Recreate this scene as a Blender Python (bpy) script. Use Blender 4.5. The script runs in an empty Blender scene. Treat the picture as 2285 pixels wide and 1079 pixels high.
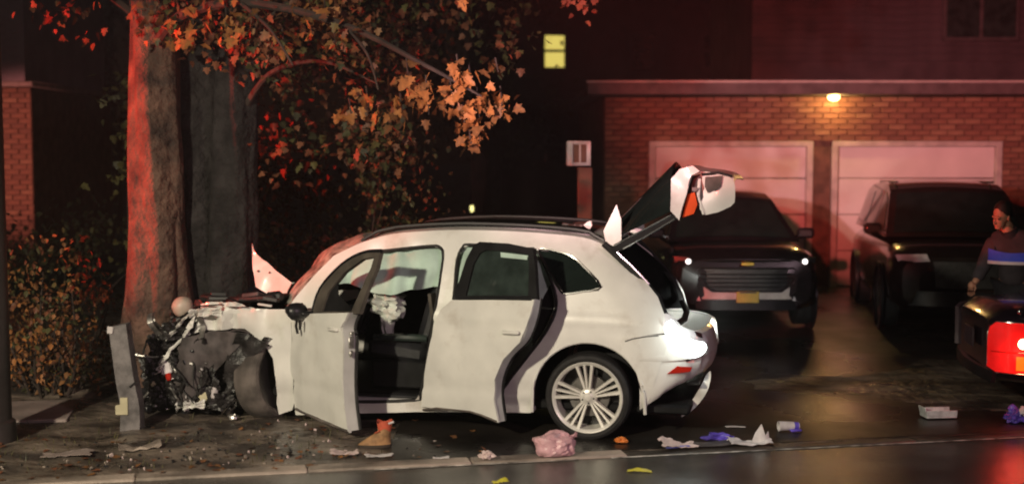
import bpy, bmesh, math, random
from mathutils import Vector, Matrix, noise
from mathutils.geometry import delaunay_2d_cdt

# ------------------------------------------------------------------ camera, sky, sun, exposure
S = bpy.context.scene
COL = S.collection
rad = math.radians
RND = random.Random(11)

cam_d = bpy.data.cameras.new('camera')
cam_d.lens = 44.59
cam_d.sensor_width = 36.0
cam_d.clip_start = 0.1
cam_d.clip_end = 500.0
cam_d.dof.use_dof = True
cam_d.dof.focus_distance = 10.3
cam_d.dof.aperture_fstop = 0.95
cam = bpy.data.objects.new('camera', cam_d)
COL.objects.link(cam)
cam.location = (0, 0, 2.27)
cam.rotation_euler = (rad(90) - math.atan(194.5 / 2830.0), 0, 0)
S.camera = cam

W = bpy.data.worlds.new('World')
S.world = W
W.use_nodes = True
wn = W.node_tree.nodes
wl = W.node_tree.links
wn.clear()
w_out = wn.new('ShaderNodeOutputWorld')
w_bg = wn.new('ShaderNodeBackground')
w_sky = wn.new('ShaderNodeTexSky')
w_sky.sky_type = 'NISHITA'
w_sky.sun_disc = False
w_sky.sun_elevation = rad(3)
w_sky.sun_rotation = rad(215)
w_tint = wn.new('ShaderNodeMixRGB')
w_tint.blend_type = 'MULTIPLY'
w_tint.inputs[0].default_value = 1.0
w_tint.inputs[2].default_value = (1.0, 0.62, 0.80, 1)
wl.new(w_sky.outputs[0], w_tint.inputs[1])
wl.new(w_tint.outputs[0], w_bg.inputs[0])
w_bg.inputs[1].default_value = 0.0016
wl.new(w_bg.outputs[0], w_out.inputs[0])

sun_d = bpy.data.lights.new('sun', 'SUN')
sun_d.energy = 0.03
sun_d.angle = rad(0.5)
sun_d.color = (1.0, 0.86, 0.74)
sun = bpy.data.objects.new('sun', sun_d)
COL.objects.link(sun)
sun.rotation_euler = (rad(55), 0, rad(-35))

S.view_settings.view_transform = 'Standard'
S.view_settings.look = 'None'
S.view_settings.exposure = 0.0
S.view_settings.gamma = 1.0
S.view_settings.use_curve_mapping = False
S.render.engine = 'CYCLES'
S.cycles.use_denoising = True
S.cycles.max_bounces = 6
S.cycles.filter_width = 2.0
S.cycles.sample_clamp_indirect = 4.0


def lamp(name, kind, loc, energy, color, target=None, size=0.1, cone=None, blend=0.5):
    d = bpy.data.lights.new(name, kind)
    d.energy = energy
    d.color = color
    if kind in ('POINT', 'SPOT'):
        d.shadow_soft_size = size
    if kind == 'SPOT':
        d.spot_size = rad(cone or 90)
        d.spot_blend = blend
    o = bpy.data.objects.new(name, d)
    COL.objects.link(o)
    o.location = loc
    if target is not None:
        o.rotation_euler = (Vector(target) - Vector(loc)).to_track_quat('-Z', 'Y').to_euler()
    return o


# unseen road lamp and emergency beacons, plus an added pink fill and house spot
lamp('street_lamp_light', 'SPOT', (-5.2, 0.6, 4.6), 4100, (1.0, 0.88, 0.66), (-1.7, 10.2, -0.4), 0.18, 62, 0.85)
lamp('pink_fill_light', 'SPOT', (7.5, -3.0, 6.0), 1500, (1.0, 0.66, 0.76), (0.6, 10.8, 0.2), 0.3, 36, 0.8)  # pink fill from the right, added to lift the mauve shadows
lamp('beacon_light_red', 'SPOT', (-1.5, 2.0, 4.0), 9500, (1.0, 0.12, 0.10), (5.2, 20.4, 3.6), 0.14, 25, 0.7)
lamp('beacon_light_pale', 'SPOT', (-4.0, 2.0, 3.1), 6800, (1.0, 0.54, 0.58), (5.9, 20.4, 2.7), 0.12, 19, 0.8)
lamp('beacon_light_left', 'SPOT', (-10.0, 9.2, 2.7), 6500, (1.0, 0.05, 0.03), (-3.7, 11.35, 2.4), 0.12, 27, 0.7)
lamp('house_spot_light', 'SPOT', (-10.2, 6.0, 2.5), 7500, (1.0, 0.36, 0.28), (-7.7, 20.0, 2.2), 0.12, 12, 0.7)  # narrow unseen spot added to brighten the brick house


# ------------------------------------------------------------------ materials
MATS = {}


def mat(name, col, rough=0.6, metal=0.0, var=0.12, scale=6.0, bump=0.0, bscale=60.0, coat=0.0, emit=None, estr=0.0,
        trans=0.0, alpha=1.0, stretch=None, col2=None, rvar=0.0, detail=4.0, subsurf=0.0, lo=0.35, hi=0.65, bdist=0.02):
    if name in MATS:
        return MATS[name]
    m = bpy.data.materials.new(name)
    m.use_nodes = True
    nt = m.node_tree
    p = nt.nodes['Principled BSDF']
    p.inputs['Roughness'].default_value = rough
    p.inputs['Metallic'].default_value = metal
    p.inputs['Coat Weight'].default_value = coat
    p.inputs['Coat Roughness'].default_value = 0.08
    p.inputs['Transmission Weight'].default_value = trans
    p.inputs['Alpha'].default_value = alpha
    tc = nt.nodes.new('ShaderNodeTexCoord')
    nz = nt.nodes.new('ShaderNodeTexNoise')
    nz.inputs['Scale'].default_value = scale
    nz.inputs['Detail'].default_value = detail
    if stretch:
        mp = nt.nodes.new('ShaderNodeMapping')
        mp.inputs['Scale'].default_value = stretch
        nt.links.new(tc.outputs['Object'], mp.inputs['Vector'])
        nt.links.new(mp.outputs[0], nz.inputs['Vector'])
    else:
        nt.links.new(tc.outputs['Object'], nz.inputs['Vector'])
    cr = nt.nodes.new('ShaderNodeValToRGB')
    c2 = col2 if col2 else tuple(max(0, c * (1 - 2.2 * var)) for c in col)
    c1 = col if col2 else tuple(min(1, c * (1 + var)) for c in col)
    cr.color_ramp.elements[0].position = lo
    cr.color_ramp.elements[0].color = (*c2, 1)
    cr.color_ramp.elements[1].position = hi
    cr.color_ramp.elements[1].color = (*c1, 1)
    nt.links.new(nz.outputs['Fac'], cr.inputs[0])
    nt.links.new(cr.outputs[0], p.inputs['Base Color'])
    if rvar:
        mr = nt.nodes.new('ShaderNodeMapRange')
        mr.inputs[1].default_value = 0.35
        mr.inputs[2].default_value = 0.65
        mr.inputs[3].default_value = max(0.02, rough - rvar)
        mr.inputs[4].default_value = min(1, rough + rvar)
        n3 = nt.nodes.new('ShaderNodeTexNoise')
        n3.inputs['Scale'].default_value = scale * 0.6
        n3.inputs['Detail'].default_value = 5
        nt.links.new(tc.outputs['Object'], n3.inputs['Vector'])
        nt.links.new(n3.outputs['Fac'], mr.inputs[0])
        nt.links.new(mr.outputs[0], p.inputs['Roughness'])
    if bump:
        n2 = nt.nodes.new('ShaderNodeTexNoise')
        n2.inputs['Scale'].default_value = bscale
        n2.inputs['Detail'].default_value = 5
        nt.links.new(tc.outputs['Object'], n2.inputs['Vector'])
        b = nt.nodes.new('ShaderNodeBump')
        b.inputs['Strength'].default_value = bump
        b.inputs['Distance'].default_value = bdist
        nt.links.new(n2.outputs['Fac'], b.inputs['Height'])
        nt.links.new(b.outputs[0], p.inputs['Normal'])
    if emit:
        p.inputs['Emission Color'].default_value = (*emit, 1)
        p.inputs['Emission Strength'].default_value = estr
    MATS[name] = m
    return m


def mat_leaf(name, c1, c2):
    m = mat(name, c1, 0.55, var=0.2, scale=3.0, col2=c2)
    p = m.node_tree.nodes['Principled BSDF']
    p.inputs['Specular IOR Level'].default_value = 0.3
    return m


mat('white_paint', (0.76, 0.75, 0.71), 0.34, var=0.06, scale=2.6, detail=9, coat=0.6, bump=0.04, bscale=7)
def grime(m, col, scale, lo, hi, amount):
    # splashes of dried dirt with a shape of their own
    nt = m.node_tree
    p = nt.nodes['Principled BSDF']
    src = p.inputs['Base Color'].links[0].from_socket
    tc = nt.nodes.new('ShaderNodeTexCoord')
    n1 = nt.nodes.new('ShaderNodeTexNoise')
    n1.inputs['Scale'].default_value = scale
    n1.inputs['Detail'].default_value = 12
    n1.inputs['Roughness'].default_value = 0.68
    nt.links.new(tc.outputs['Object'], n1.inputs['Vector'])
    mr = nt.nodes.new('ShaderNodeMapRange')
    mr.inputs[1].default_value = lo
    mr.inputs[2].default_value = hi
    mr.inputs[4].default_value = amount
    nt.links.new(n1.outputs['Fac'], mr.inputs[0])
    mx = nt.nodes.new('ShaderNodeMixRGB')
    mx.inputs[2].default_value = (*col, 1)
    nt.links.new(mr.outputs[0], mx.inputs[0])
    nt.links.new(src, mx.inputs[1])
    nt.links.new(mx.outputs[0], p.inputs['Base Color'])


grime(MATS['white_paint'], (0.30, 0.22, 0.15), 2.2, 0.54, 0.74, 0.5)
mat('white_inner', (0.62, 0.62, 0.60), 0.5, var=0.06)
mat('black_trim', (0.012, 0.012, 0.014), 0.35, var=0.2)
mat('black_rubber', (0.016, 0.015, 0.015), 0.75, var=0.25, scale=12, bump=0.2, bscale=30)
mat('grey_rubber', (0.12, 0.10, 0.09), 0.8, var=0.25, scale=6, bump=0.25, bscale=25)
mat('dark_glass', (0.012, 0.018, 0.016), 0.06, var=0.1)
mat('tint_glass', (0.030, 0.042, 0.038), 0.10, var=0.2)
mat('smashed_glass', (0.42, 0.42, 0.36), 0.35, var=0.35, scale=9, bump=0.5, bscale=45)
mat('clear_glass', (0.8, 0.9, 0.88), 0.05, trans=0.9, var=0.02)
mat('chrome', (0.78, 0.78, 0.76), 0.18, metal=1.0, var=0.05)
mat('alloy', (0.80, 0.78, 0.72), 0.35, metal=0.25, var=0.06)
mat('brake_steel', (0.20, 0.19, 0.18), 0.4, metal=0.8)
mat('interior_black', (0.012, 0.012, 0.013), 0.6, var=0.2)
MATS['interior_black'].node_tree.nodes['Principled BSDF'].inputs['Specular IOR Level'].default_value = 0.15
mat('seat_leather', (0.020, 0.021, 0.024), 0.45, var=0.2, bump=0.1, bscale=40)
mat('seat_brown', (0.085, 0.072, 0.06), 0.6, var=0.2)
mat('airbag_cloth', (0.62, 0.66, 0.60), 0.85, var=0.08, scale=5, bump=0.35, bscale=9)
mat('curtain_cloth', (0.50, 0.66, 0.58), 0.85, var=0.12, scale=3, bump=0.5, bscale=7)
mat('red_lens', (0.45, 0.02, 0.01), 0.15, var=0.1, coat=0.5)
mat('orange_lens', (0.75, 0.09, 0.02), 0.2, var=0.1, coat=0.5)
mat('lit_white', (0.9, 0.95, 0.93), 0.2, emit=(0.86, 1.0, 0.94), estr=5.0)
mat('steel_scrap', (0.55, 0.53, 0.5), 0.35, metal=0.9, var=0.2, scale=20)
mat('plastic_scrap', (0.020, 0.019, 0.020), 0.5, var=0.3, scale=20, bump=0.2)
mat('liner', (0.085, 0.070, 0.070), 0.75, var=0.25, scale=8, bump=0.3, bscale=20)
mat('crushed_black', (0.024, 0.021, 0.021), 0.42, var=0.4, scale=9, bump=0.6, bscale=22)
mat('reservoir', (0.55, 0.50, 0.32), 0.5, var=0.1)
mat('red_cap', (0.62, 0.10, 0.04), 0.5)
mat('globe', (0.48, 0.40, 0.33), 0.45, var=0.1)
mat('asphalt', (0.085, 0.081, 0.074), 0.19, var=0.3, scale=1.1, rvar=0.08, bump=0.35, bscale=120, detail=8, bdist=0.006)
mat('wet_concrete', (0.026, 0.022, 0.019), 0.36, var=0.3, scale=0.9, rvar=0.2, bump=0.3, bscale=50, detail=8, bdist=0.01)
mat('mud', (0.25, 0.20, 0.16), 0.40, col2=(0.05, 0.041, 0.035), scale=2.4, stretch=(0.75, 1.25, 1.0), rvar=0.25, bump=0.7, bscale=9, detail=9, bdist=0.05, lo=0.42, hi=0.66)
mat('kerb_stone', (0.40, 0.33, 0.28), 0.55, var=0.3, scale=2.5, rvar=0.15, bump=0.4, bscale=40)
mat('kerb_wet', (0.10, 0.085, 0.072), 0.4, var=0.3, scale=2.5, rvar=0.15, bump=0.4, bscale=40)
mat('pavement', (0.30, 0.24, 0.22), 0.6, var=0.15, scale=3, bump=0.2)
mat('white_line', (0.62, 0.58, 0.54), 0.6, var=0.4, scale=9)
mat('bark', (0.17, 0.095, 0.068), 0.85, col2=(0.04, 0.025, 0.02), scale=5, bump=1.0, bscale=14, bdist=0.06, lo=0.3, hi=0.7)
mat('bark_dark', (0.024, 0.021, 0.021), 0.9, var=0.3, scale=5, bump=1.0, bscale=14, bdist=0.06)  # shade on the back stems put into the bark colour
mat('twig', (0.045, 0.03, 0.024), 0.85, var=0.2)
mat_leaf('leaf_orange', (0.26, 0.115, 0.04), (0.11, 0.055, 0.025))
mat_leaf('leaf_lit', (0.44, 0.175, 0.05), (0.24, 0.10, 0.035))  # lamp and beacon light put into a brighter, redder leaf colour
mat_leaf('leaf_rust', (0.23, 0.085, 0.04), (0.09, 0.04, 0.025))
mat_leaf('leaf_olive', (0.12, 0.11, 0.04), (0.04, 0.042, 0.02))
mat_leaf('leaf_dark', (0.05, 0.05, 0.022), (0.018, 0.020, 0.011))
mat('brick_red', (0.20, 0.090, 0.058), 0.85, var=0.25, scale=2.0, bump=0.3, bscale=50)
mat('brick_tan', (0.24, 0.125, 0.078), 0.85, var=0.2, scale=2.0, bump=0.3, bscale=50)
mat('brick_dark', (0.16, 0.070, 0.048), 0.85, var=0.25, scale=2.0, bump=0.3, bscale=50)
mat('mortar', (0.12, 0.060, 0.042), 0.9, var=0.2)
mat('door_white', (0.58, 0.55, 0.53), 0.5, var=0.07, scale=1.2, bump=0.05)
mat('door_trim', (0.42, 0.38, 0.35), 0.5, var=0.1)
mat('fascia', (0.09, 0.07, 0.07), 0.6, var=0.15)
mat('siding', (0.08, 0.055, 0.06), 0.7, var=0.15, scale=2)
mat('siding_pale', (0.34, 0.26, 0.32), 0.7, var=0.1, scale=2)
mat('dark_wall', (0.035, 0.026, 0.026), 0.85, var=0.3, scale=1)
mat('roof_felt', (0.030, 0.025, 0.025), 0.9, var=0.3)
mat('stone_ledge', (0.36, 0.27, 0.26), 0.7, var=0.15)
mat('lit_window', (0.6, 0.5, 0.2), 0.5, var=0.08, scale=3, emit=(0.90, 0.72, 0.16), estr=0.85)
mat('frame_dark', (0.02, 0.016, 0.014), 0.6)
mat('pole_paint', (0.030, 0.022, 0.022), 0.5, var=0.2, scale=3)
mat('grey_wood', (0.17, 0.155, 0.155), 0.8, var=0.25, scale=8, bump=0.3)
mat('tag_cream', (0.58, 0.52, 0.34), 0.6, var=0.1)
mat('sign_white', (0.55, 0.50, 0.50), 0.6, var=0.1)
mat('lamp_glow', (1, 0.8, 0.4), 0.3, emit=(1.0, 0.66, 0.20), estr=14.0)
mat('far_glow', (1, 0.9, 0.4), 0.3, emit=(0.9, 0.8, 0.3), estr=2.5)
mat('dark_paint', (0.012, 0.009, 0.010), 0.22, var=0.1, coat=0.8)
mat('dark_paint_brown', (0.020, 0.014, 0.012), 0.25, var=0.1, coat=0.8)
mat('dark_paint_blue', (0.014, 0.012, 0.018), 0.25, var=0.1, coat=0.8)
mat('bumper_lit', (0.62, 0.54, 0.50), 0.35, metal=0.0, var=0.1)  # pale light caught by the dark bumper, put into its colour
mat('drl', (1, 1, 1), 0.2, emit=(1.0, 0.9, 0.85), estr=3.0)
mat('plate_gold', (0.55, 0.40, 0.06), 0.5, var=0.08, scale=8)
mat('plate_dark', (0.05, 0.03, 0.04), 0.5)
mat('head_lens', (0.75, 0.70, 0.72), 0.2, var=0.2, coat=0.6)  # headlamp's pink reflection put into the pale base colour
mat('tail_red', (0.55, 0.012, 0.012), 0.3, emit=(1.0, 0.010, 0.008), estr=0.35)
mat('tail_hot', (1, 0.4, 0.2), 0.2, emit=(1.0, 0.28, 0.14), estr=26.0)
mat('tail_amber', (0.7, 0.22, 0.01), 0.25, emit=(1.0, 0.32, 0.02), estr=0.45)
mat('skin', (0.55, 0.27, 0.18), 0.55, var=0.08)
mat('hair', (0.015, 0.011, 0.010), 0.7)
mat('cloth_navy', (0.016, 0.016, 0.022), 0.85, var=0.2, scale=8, bump=0.3, bscale=20)
mat('cloth_grey', (0.055, 0.045, 0.055), 0.85, var=0.15, scale=6, bump=0.3, bscale=20)
mat('cloth_blue', (0.05, 0.11, 0.90), 0.7, var=0.08)
mat('reflective', (0.72, 0.70, 0.78), 0.4, var=0.04)
mat('boot_tan', (0.40, 0.22, 0.10), 0.75, var=0.2, scale=14, bump=0.2)
mat('boot_red', (0.55, 0.10, 0.05), 0.75, var=0.15, scale=14)
mat('boot_sole', (0.05, 0.035, 0.025), 0.8)
mat('pink_plastic', (0.72, 0.42, 0.46), 0.35, var=0.12, scale=7, bump=0.5, bscale=14)
mat('paper_white', (0.68, 0.64, 0.64), 0.7, var=0.1, scale=10)
mat('paper_pink', (0.66, 0.52, 0.50), 0.7, var=0.1, scale=10)
mat('wrap_blue', (0.14, 0.15, 0.50), 0.4, var=0.2, scale=12)
mat('wrap_purple', (0.12, 0.08, 0.52), 0.4, var=0.2, scale=12)
mat('wrap_yellow', (0.72, 0.66, 0.06), 0.5, var=0.1)
mat('wrap_orange', (0.75, 0.22, 0.04), 0.5, var=0.1)
mat('cup_clear', (0.55, 0.56, 0.56), 0.3, var=0.15, scale=15)
mat('board_grey', (0.10, 0.09, 0.09), 0.5, var=0.2)


# ------------------------------------------------------------------ mesh helpers
class MB:
    def __init__(self):
        self.v = []
        self.f = []
        self.m = []
        self.mi = 0

    def add(self, verts, faces):
        b = len(self.v)
        self.v.extend([tuple(x) for x in verts])
        for f in faces:
            self.f.append(tuple(i + b for i in f))
            self.m.append(self.mi)
        return self

    def box(self, c, s, rot=None, ch=0.0):
        hx, hy, hz = s[0] / 2, s[1] / 2, s[2] / 2
        M = rot.to_matrix() if rot is not None else None
        if ch <= 0:
            P = [Vector((sx * hx, sy * hy, sz * hz)) for sx in (-1, 1) for sy in (-1, 1) for sz in (-1, 1)]
            F = [(0, 1, 3, 2), (4, 6, 7, 5), (0, 4, 5, 1), (2, 3, 7, 6), (0, 2, 6, 4), (1, 5, 7, 3)]
        else:
            ch = min(ch, hx * 0.9, hy * 0.9, hz * 0.9)
            P = []
            for sx in (-1, 1):
                for sy in (-1, 1):
                    for sz in (-1, 1):
                        P += [Vector((sx * hx, sy * (hy - ch), sz * (hz - ch))), Vector((sx * (hx - ch), sy * hy, sz * (hz - ch))),
                              Vector((sx * (hx - ch), sy * (hy - ch), sz * hz))]
            bm = bmesh.new()
            vs = [bm.verts.new(p) for p in P]
            bmesh.ops.convex_hull(bm, input=vs)
            bm.verts.index_update()
            P = [v.co.copy() for v in bm.verts]
            F = [tuple(v.index for v in f.verts) for f in bm.faces]
            bm.free()
        cc = Vector(c)
        self.add([(M @ p if M else p) + cc for p in P], F)
        return self

    def tube(self, path, r, n=8, cap=True, close=False):
        pts = [Vector(p) for p in path]
        rs = r if isinstance(r, (list, tuple)) else [r] * len(pts)
        rings = []
        up = Vector((0.13, 0.21, 1)).normalized()
        for i, p in enumerate(pts):
            a = pts[(i - 1) % len(pts)] if (i > 0 or close) else p
            b = pts[(i + 1) % len(pts)] if (i < len(pts) - 1 or close) else p
            d = (b - a)
            d = d.normalized() if d.length > 1e-9 else Vector((0, 0, 1))
            if abs(d.dot(up)) > 0.97:
                sd = d.cross(Vector((1, 0.1, 0))).normalized()
            else:
                sd = d.cross(up).normalized()
            u2 = sd.cross(d)
            rings.append([p + (sd * math.cos(2 * math.pi * k / n) + u2 * math.sin(2 * math.pi * k / n)) * rs[i] for k in range(n)])
        V = [q for ring in rings for q in ring]
        F = []
        L = len(pts)
        for i in range(L if close else L - 1):
            j = (i + 1) % L
            for k in range(n):
                F.append((i * n + k, i * n + (k + 1) % n, j * n + (k + 1) % n, j * n + k))
        if cap and not close:
            F.append(tuple(range(n - 1, -1, -1)))
            F.append(tuple((L - 1) * n + k for k in range(n)))
        return self.add(V, F)

    def lathe(self, prof, n=32, M=None, close=False):
        # prof: (radius, axial); axis = local Y
        V = []
        for (r, a) in prof:
            for k in range(n):
                t = 2 * math.pi * k / n
                p = Vector((r * math.cos(t), a, r * math.sin(t)))
                V.append(M @ p if M else p)
        F = []
        L = len(prof)
        for i in range(L if close else L - 1):
            j = (i + 1) % L
            for k in range(n):
                F.append((i * n + k, i * n + (k + 1) % n, j * n + (k + 1) % n, j * n + k))
        return self.add(V, F)

    def grid(self, fn, nu, nv, th=0.0):
        V = [Vector(fn(i / nu, j / nv)) for i in range(nu + 1) for j in range(nv + 1)]
        F = [(i * (nv + 1) + j, (i + 1) * (nv + 1) + j, (i + 1) * (nv + 1) + j + 1, i * (nv + 1) + j + 1) for i in range(nu) for j in range(nv)]
        if th:
            V, F = thicken(V, F, th)
        return self.add(V, F)

    def ball(self, c, r, rough=0.0, seed=0, sub=2, sc=1.5):
        bm = bmesh.new()
        bmesh.ops.create_icosphere(bm, subdivisions=sub, radius=1.0)
        rx = r if isinstance(r, (tuple, list)) else (r, r, r)
        V = []
        for v in bm.verts:
            k = 1 + rough * noise.noise(v.co * sc + Vector((seed * 3.1, seed * 1.7, 0)))
            V.append(Vector((v.co.x * rx[0] * k, v.co.y * rx[1] * k, v.co.z * rx[2] * k)) + Vector(c))
        bm.verts.index_update()
        F = [tuple(v.index for v in f.verts) for f in bm.faces]
        bm.free()
        return self.add(V, F)

    def panel(self, out, fn, holes=(), th=0.012, step=0.08):
        V, F = fill2d(out, holes, step)
        P = [Vector(fn(a, b)) for a, b in V]
        if th:
            P, F = thicken(P, F, th)
        return self.add(P, F)

    def build(self, name, material, parent=None, smooth=True, ang=40):
        return make(name, self.v, self.f, material, parent, smooth, ang, self.m)


def thicken(V, F, th):
    n = len(V)
    N = [Vector((0, 0, 0)) for _ in V]
    for f in F:
        a, b, c = V[f[0]], V[f[1]], V[f[2]]
        nn = (b - a).cross(c - a)
        for i in f:
            N[i] = N[i] + nn
    W2 = [V[i] - N[i].normalized() * th for i in range(n)]
    ed = {}
    for f in F:
        for i in range(len(f)):
            e = (f[i], f[(i + 1) % len(f)])
            ed[e] = 1
    F2 = list(F) + [tuple(i + n for i in reversed(f)) for f in F]
    for (a, b) in ed:
        if (b, a) not in ed:
            F2.append((b, a, a + n, b + n))
    return list(V) + W2, F2


def inside(p, poly):
    x, y = p
    c = False
    j = len(poly) - 1
    for i in range(len(poly)):
        xi, yi = poly[i]
        xj, yj = poly[j]
        if (yi > y) != (yj > y) and x < (xj - xi) * (y - yi) / (yj - yi) + xi:
            c = not c
        j = i
    return c


def resample(poly, step, closed=True):
    o = []
    n = len(poly)
    for i in range(n if closed else n - 1):
        a, b = poly[i], poly[(i + 1) % n]
        k = max(1, int(math.hypot(b[0] - a[0], b[1] - a[1]) / step + 0.5))
        for t in range(k):
            o.append((a[0] + (b[0] - a[0]) * t / k, a[1] + (b[1] - a[1]) * t / k))
    if not closed:
        o.append(poly[-1])
    return o


def curve(pts, k=4, closed=False):
    # Catmull-Rom through points of any dimension
    n = len(pts)
    o = []
    for i in range(n if closed else n - 1):
        if closed:
            p0, p1, p2, p3 = pts[i - 1], pts[i], pts[(i + 1) % n], pts[(i + 2) % n]
        else:
            p0, p1, p2, p3 = pts[max(0, i - 1)], pts[i], pts[i + 1], pts[min(n - 1, i + 2)]
        for t in range(k):
            t = t / k
            o.append(tuple(0.5 * ((2 * b) + (-a + c) * t + (2 * a - 5 * b + 4 * c - d) * t * t + (-a + 3 * b - 3 * c + d) * t ** 3)
                           for a, b, c, d in zip(p0, p1, p2, p3)))
    if not closed:
        o.append(tuple(pts[-1]))
    return o


def fill2d(out, holes, step):
    pts, edges = [], []
    loops = [resample(out, step)] + [resample(h, step) for h in holes]
    for lp in loops:
        b = len(pts)
        pts += [Vector(p) for p in lp]
        edges += [(b + i, b + (i + 1) % len(lp)) for i in range(len(lp))]
    xs = [p[0] for p in out]
    ys = [p[1] for p in out]
    y = min(ys) + step * 0.5
    r = 0
    allp = [tuple(p) for p in pts]
    while y < max(ys):
        x = min(xs) + step * (0.5 if r % 2 else 0.25)
        while x < max(xs):
            if inside((x, y), out) and not any(inside((x, y), h) for h in holes):
                if all((x - q[0]) ** 2 + (y - q[1]) ** 2 > (0.45 * step) ** 2 for q in allp):
                    pts.append(Vector((x, y)))
            x += step
        y += step * 0.87
        r += 1
    V, E, F = delaunay_2d_cdt(pts, edges, [], 0, 1e-5)[:3]
    V = [(p.x, p.y) for p in V]
    G = []
    for f in F:
        c = (sum(V[i][0] for i in f) / len(f), sum(V[i][1] for i in f) / len(f))
        if inside(c, out) and not any(inside(c, h) for h in holes):
            a, b2, c2 = V[f[0]], V[f[1]], V[f[2]]
            ar = (b2[0] - a[0]) * (c2[1] - a[1]) - (b2[1] - a[1]) * (c2[0] - a[0])
            G.append(tuple(f) if ar > 0 else tuple(reversed(f)))
    return V, G


def make(name, verts, faces, material, parent=None, smooth=True, ang=40, midx=None):
    me = bpy.data.meshes.new(name)
    me.from_pydata([tuple(v) for v in verts], [], faces)
    ms = material if isinstance(material, (list, tuple)) else [material]
    for m in ms:
        me.materials.append(MATS[m] if isinstance(m, str) else m)
    if midx and len(ms) > 1:
        me.polygons.foreach_set('material_index', midx)
    if smooth:
        me.polygons.foreach_set('use_smooth', [True] * len(me.polygons))
        me.set_sharp_from_angle(angle=rad(ang))
    me.update()
    o = bpy.data.objects.new(name, me)
    COL.objects.link(o)
    if parent is not None:
        o.parent = parent
    return o


def tag(o, label=None, cat=None, group=None, kind=None):
    if label:
        o['label'] = label
    if cat:
        o['category'] = cat
    if group:
        o['group'] = group
    if kind:
        o['kind'] = kind
    return o


def thing(name, label, cat, loc=(0, 0, 0), rz=0.0, group=None):
    o = bpy.data.objects.new(name, None)
    COL.objects.link(o)
    o.location = loc
    o.rotation_euler = (0, 0, rz)
    o.empty_display_size = 0.2
    return tag(o, label, cat, group)


def empty(name, parent, loc=(0, 0, 0), rot=(0, 0, 0)):
    o = bpy.data.objects.new(name, None)
    COL.objects.link(o)
    o.location = loc
    o.rotation_euler = rot
    o.parent = parent
    return o


def inst(name, me, parent=None, loc=(0, 0, 0), rot=(0, 0, 0), sc=(1, 1, 1)):
    o = bpy.data.objects.new(name, me)
    COL.objects.link(o)
    o.location = loc
    o.rotation_euler = rot
    o.scale = sc
    if parent is not None:
        o.parent = parent
    return o


def eul(x=0, y=0, z=0):
    from mathutils import Euler
    return Euler((rad(x), rad(y), rad(z)))


def nz(x, y, z=0.0):
    return noise.noise(Vector((x, y, z)))


# ------------------------------------------------------------------ ground, road, kerb
KA, KB = 9.302, 0.2055          # road edge: y = KA + KB * x


def ky(x):
    return KA + KB * x


def gz(x, y):
    """height of the ground beyond the kerb"""
    t = y - ky(x)
    k = min(1, max(0, (y - 12.0) / 7.0))
    z = 0.13 * k * k * (3 - 2 * k)
    return z


def muddy(x, y):
    t = y - ky(x)
    a = min(1, max(0, (-0.9 - x) / 0.7)) * min(1, max(0, (t - 0.10) / 0.3))
    return gz(x, y) + a * (0.010 + 0.035 * nz(x * 2.2, y * 2.2, 1) + 0.02 * nz(x * 6, y * 6, 2) + 0.012 * nz(x * 14, y * 14, 5))


def axis_pts(a, b, n, fa, fb, fn):
    """coarse outside, fine between fa and fb"""
    o = []
    x = a
    st = (fa - a) / n
    for i in range(n):
        o.append(a + st * i)
    k = int((fb - fa) / fn)
    for i in range(k):
        o.append(fa + (fb - fa) * i / k)
    st = (b - fb) / n
    for i in range(n + 1):
        o.append(fb + st * i)
    return o


def sheet(name, xs, ts, zf, material):
    V, F = [], []
    for x in xs:
        for t in ts:
            y = ky(x) + t
            V.append((x, y, zf(x, y)))
    n = len(ts)
    for i in range(len(xs) - 1):
        for j in range(n - 1):
            F.append((i * n + j, (i + 1) * n + j, (i + 1) * n + j + 1, i * n + j + 1))
    o = make(name, V, F, material, None, True, 60)
    o['kind'] = 'structure'
    return o


sheet('ground', axis_pts(-150, 150, 8, -8, 1, 0.07), axis_pts(0.11, 260, 8, 0.15, 4.0, 0.07), muddy, 'mud')
sheet('road', axis_pts(-150, 150, 6, -8, 8, 0.5), [-60, -30, -12, -6, -4, -3, -2, -1.5, -1, -0.5, 0.05], lambda x, y: -0.012, 'asphalt')
sheet('driveway', [-0.95, -0.6, -0.3] + [i * 0.5 for i in range(0, 26)], [0.161, 0.3, 0.5, 0.8, 1.2, 1.6, 2, 2.4, 2.8, 3.2, 3.6, 4, 4.5, 5, 5.5, 6, 6.5, 7, 7.5, 8, 8.5, 9, 9.5, 10, 10.5, 11],
      lambda x, y: gz(x, y) + 0.006 + 0.004 * nz(x, y), 'wet_concrete')
o = MB()
o.box((-5.7, 10.75, -0.02), (3.7, 0.9, 0.1), eul(0, 0, 11.6), 0.01)
tag(o.build('pavement', 'pavement'), kind='structure')

kerb = thing('kerb', None, None)
kerb['kind'] = 'structure'
kl = 1.2
dirx = Vector((1, KB, 0)).normalized()
nrm = Vector((-KB, 1, 0)).normalized()
kk = math.atan(KB)
for i in range(-6, 12):
    c = Vector((0, KA, 0)) + dirx * (i * kl + 0.3) + nrm * 0.085
    low = -0.002 if i > 0 else 0.006
    ob = MB().box((0, 0, 0), (kl - 0.006, 0.17, 0.20), None, 0.012).build('kerb_stone', 'kerb_wet' if i > 0 else 'kerb_stone', kerb)
    ob.location = (c.x, c.y, low - 0.1 + 0.004 * nz(i * 1.7, 3))
    ob.rotation_euler = (0, 0, kk + 0.006 * nz(i * 2.3, 8))

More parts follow.
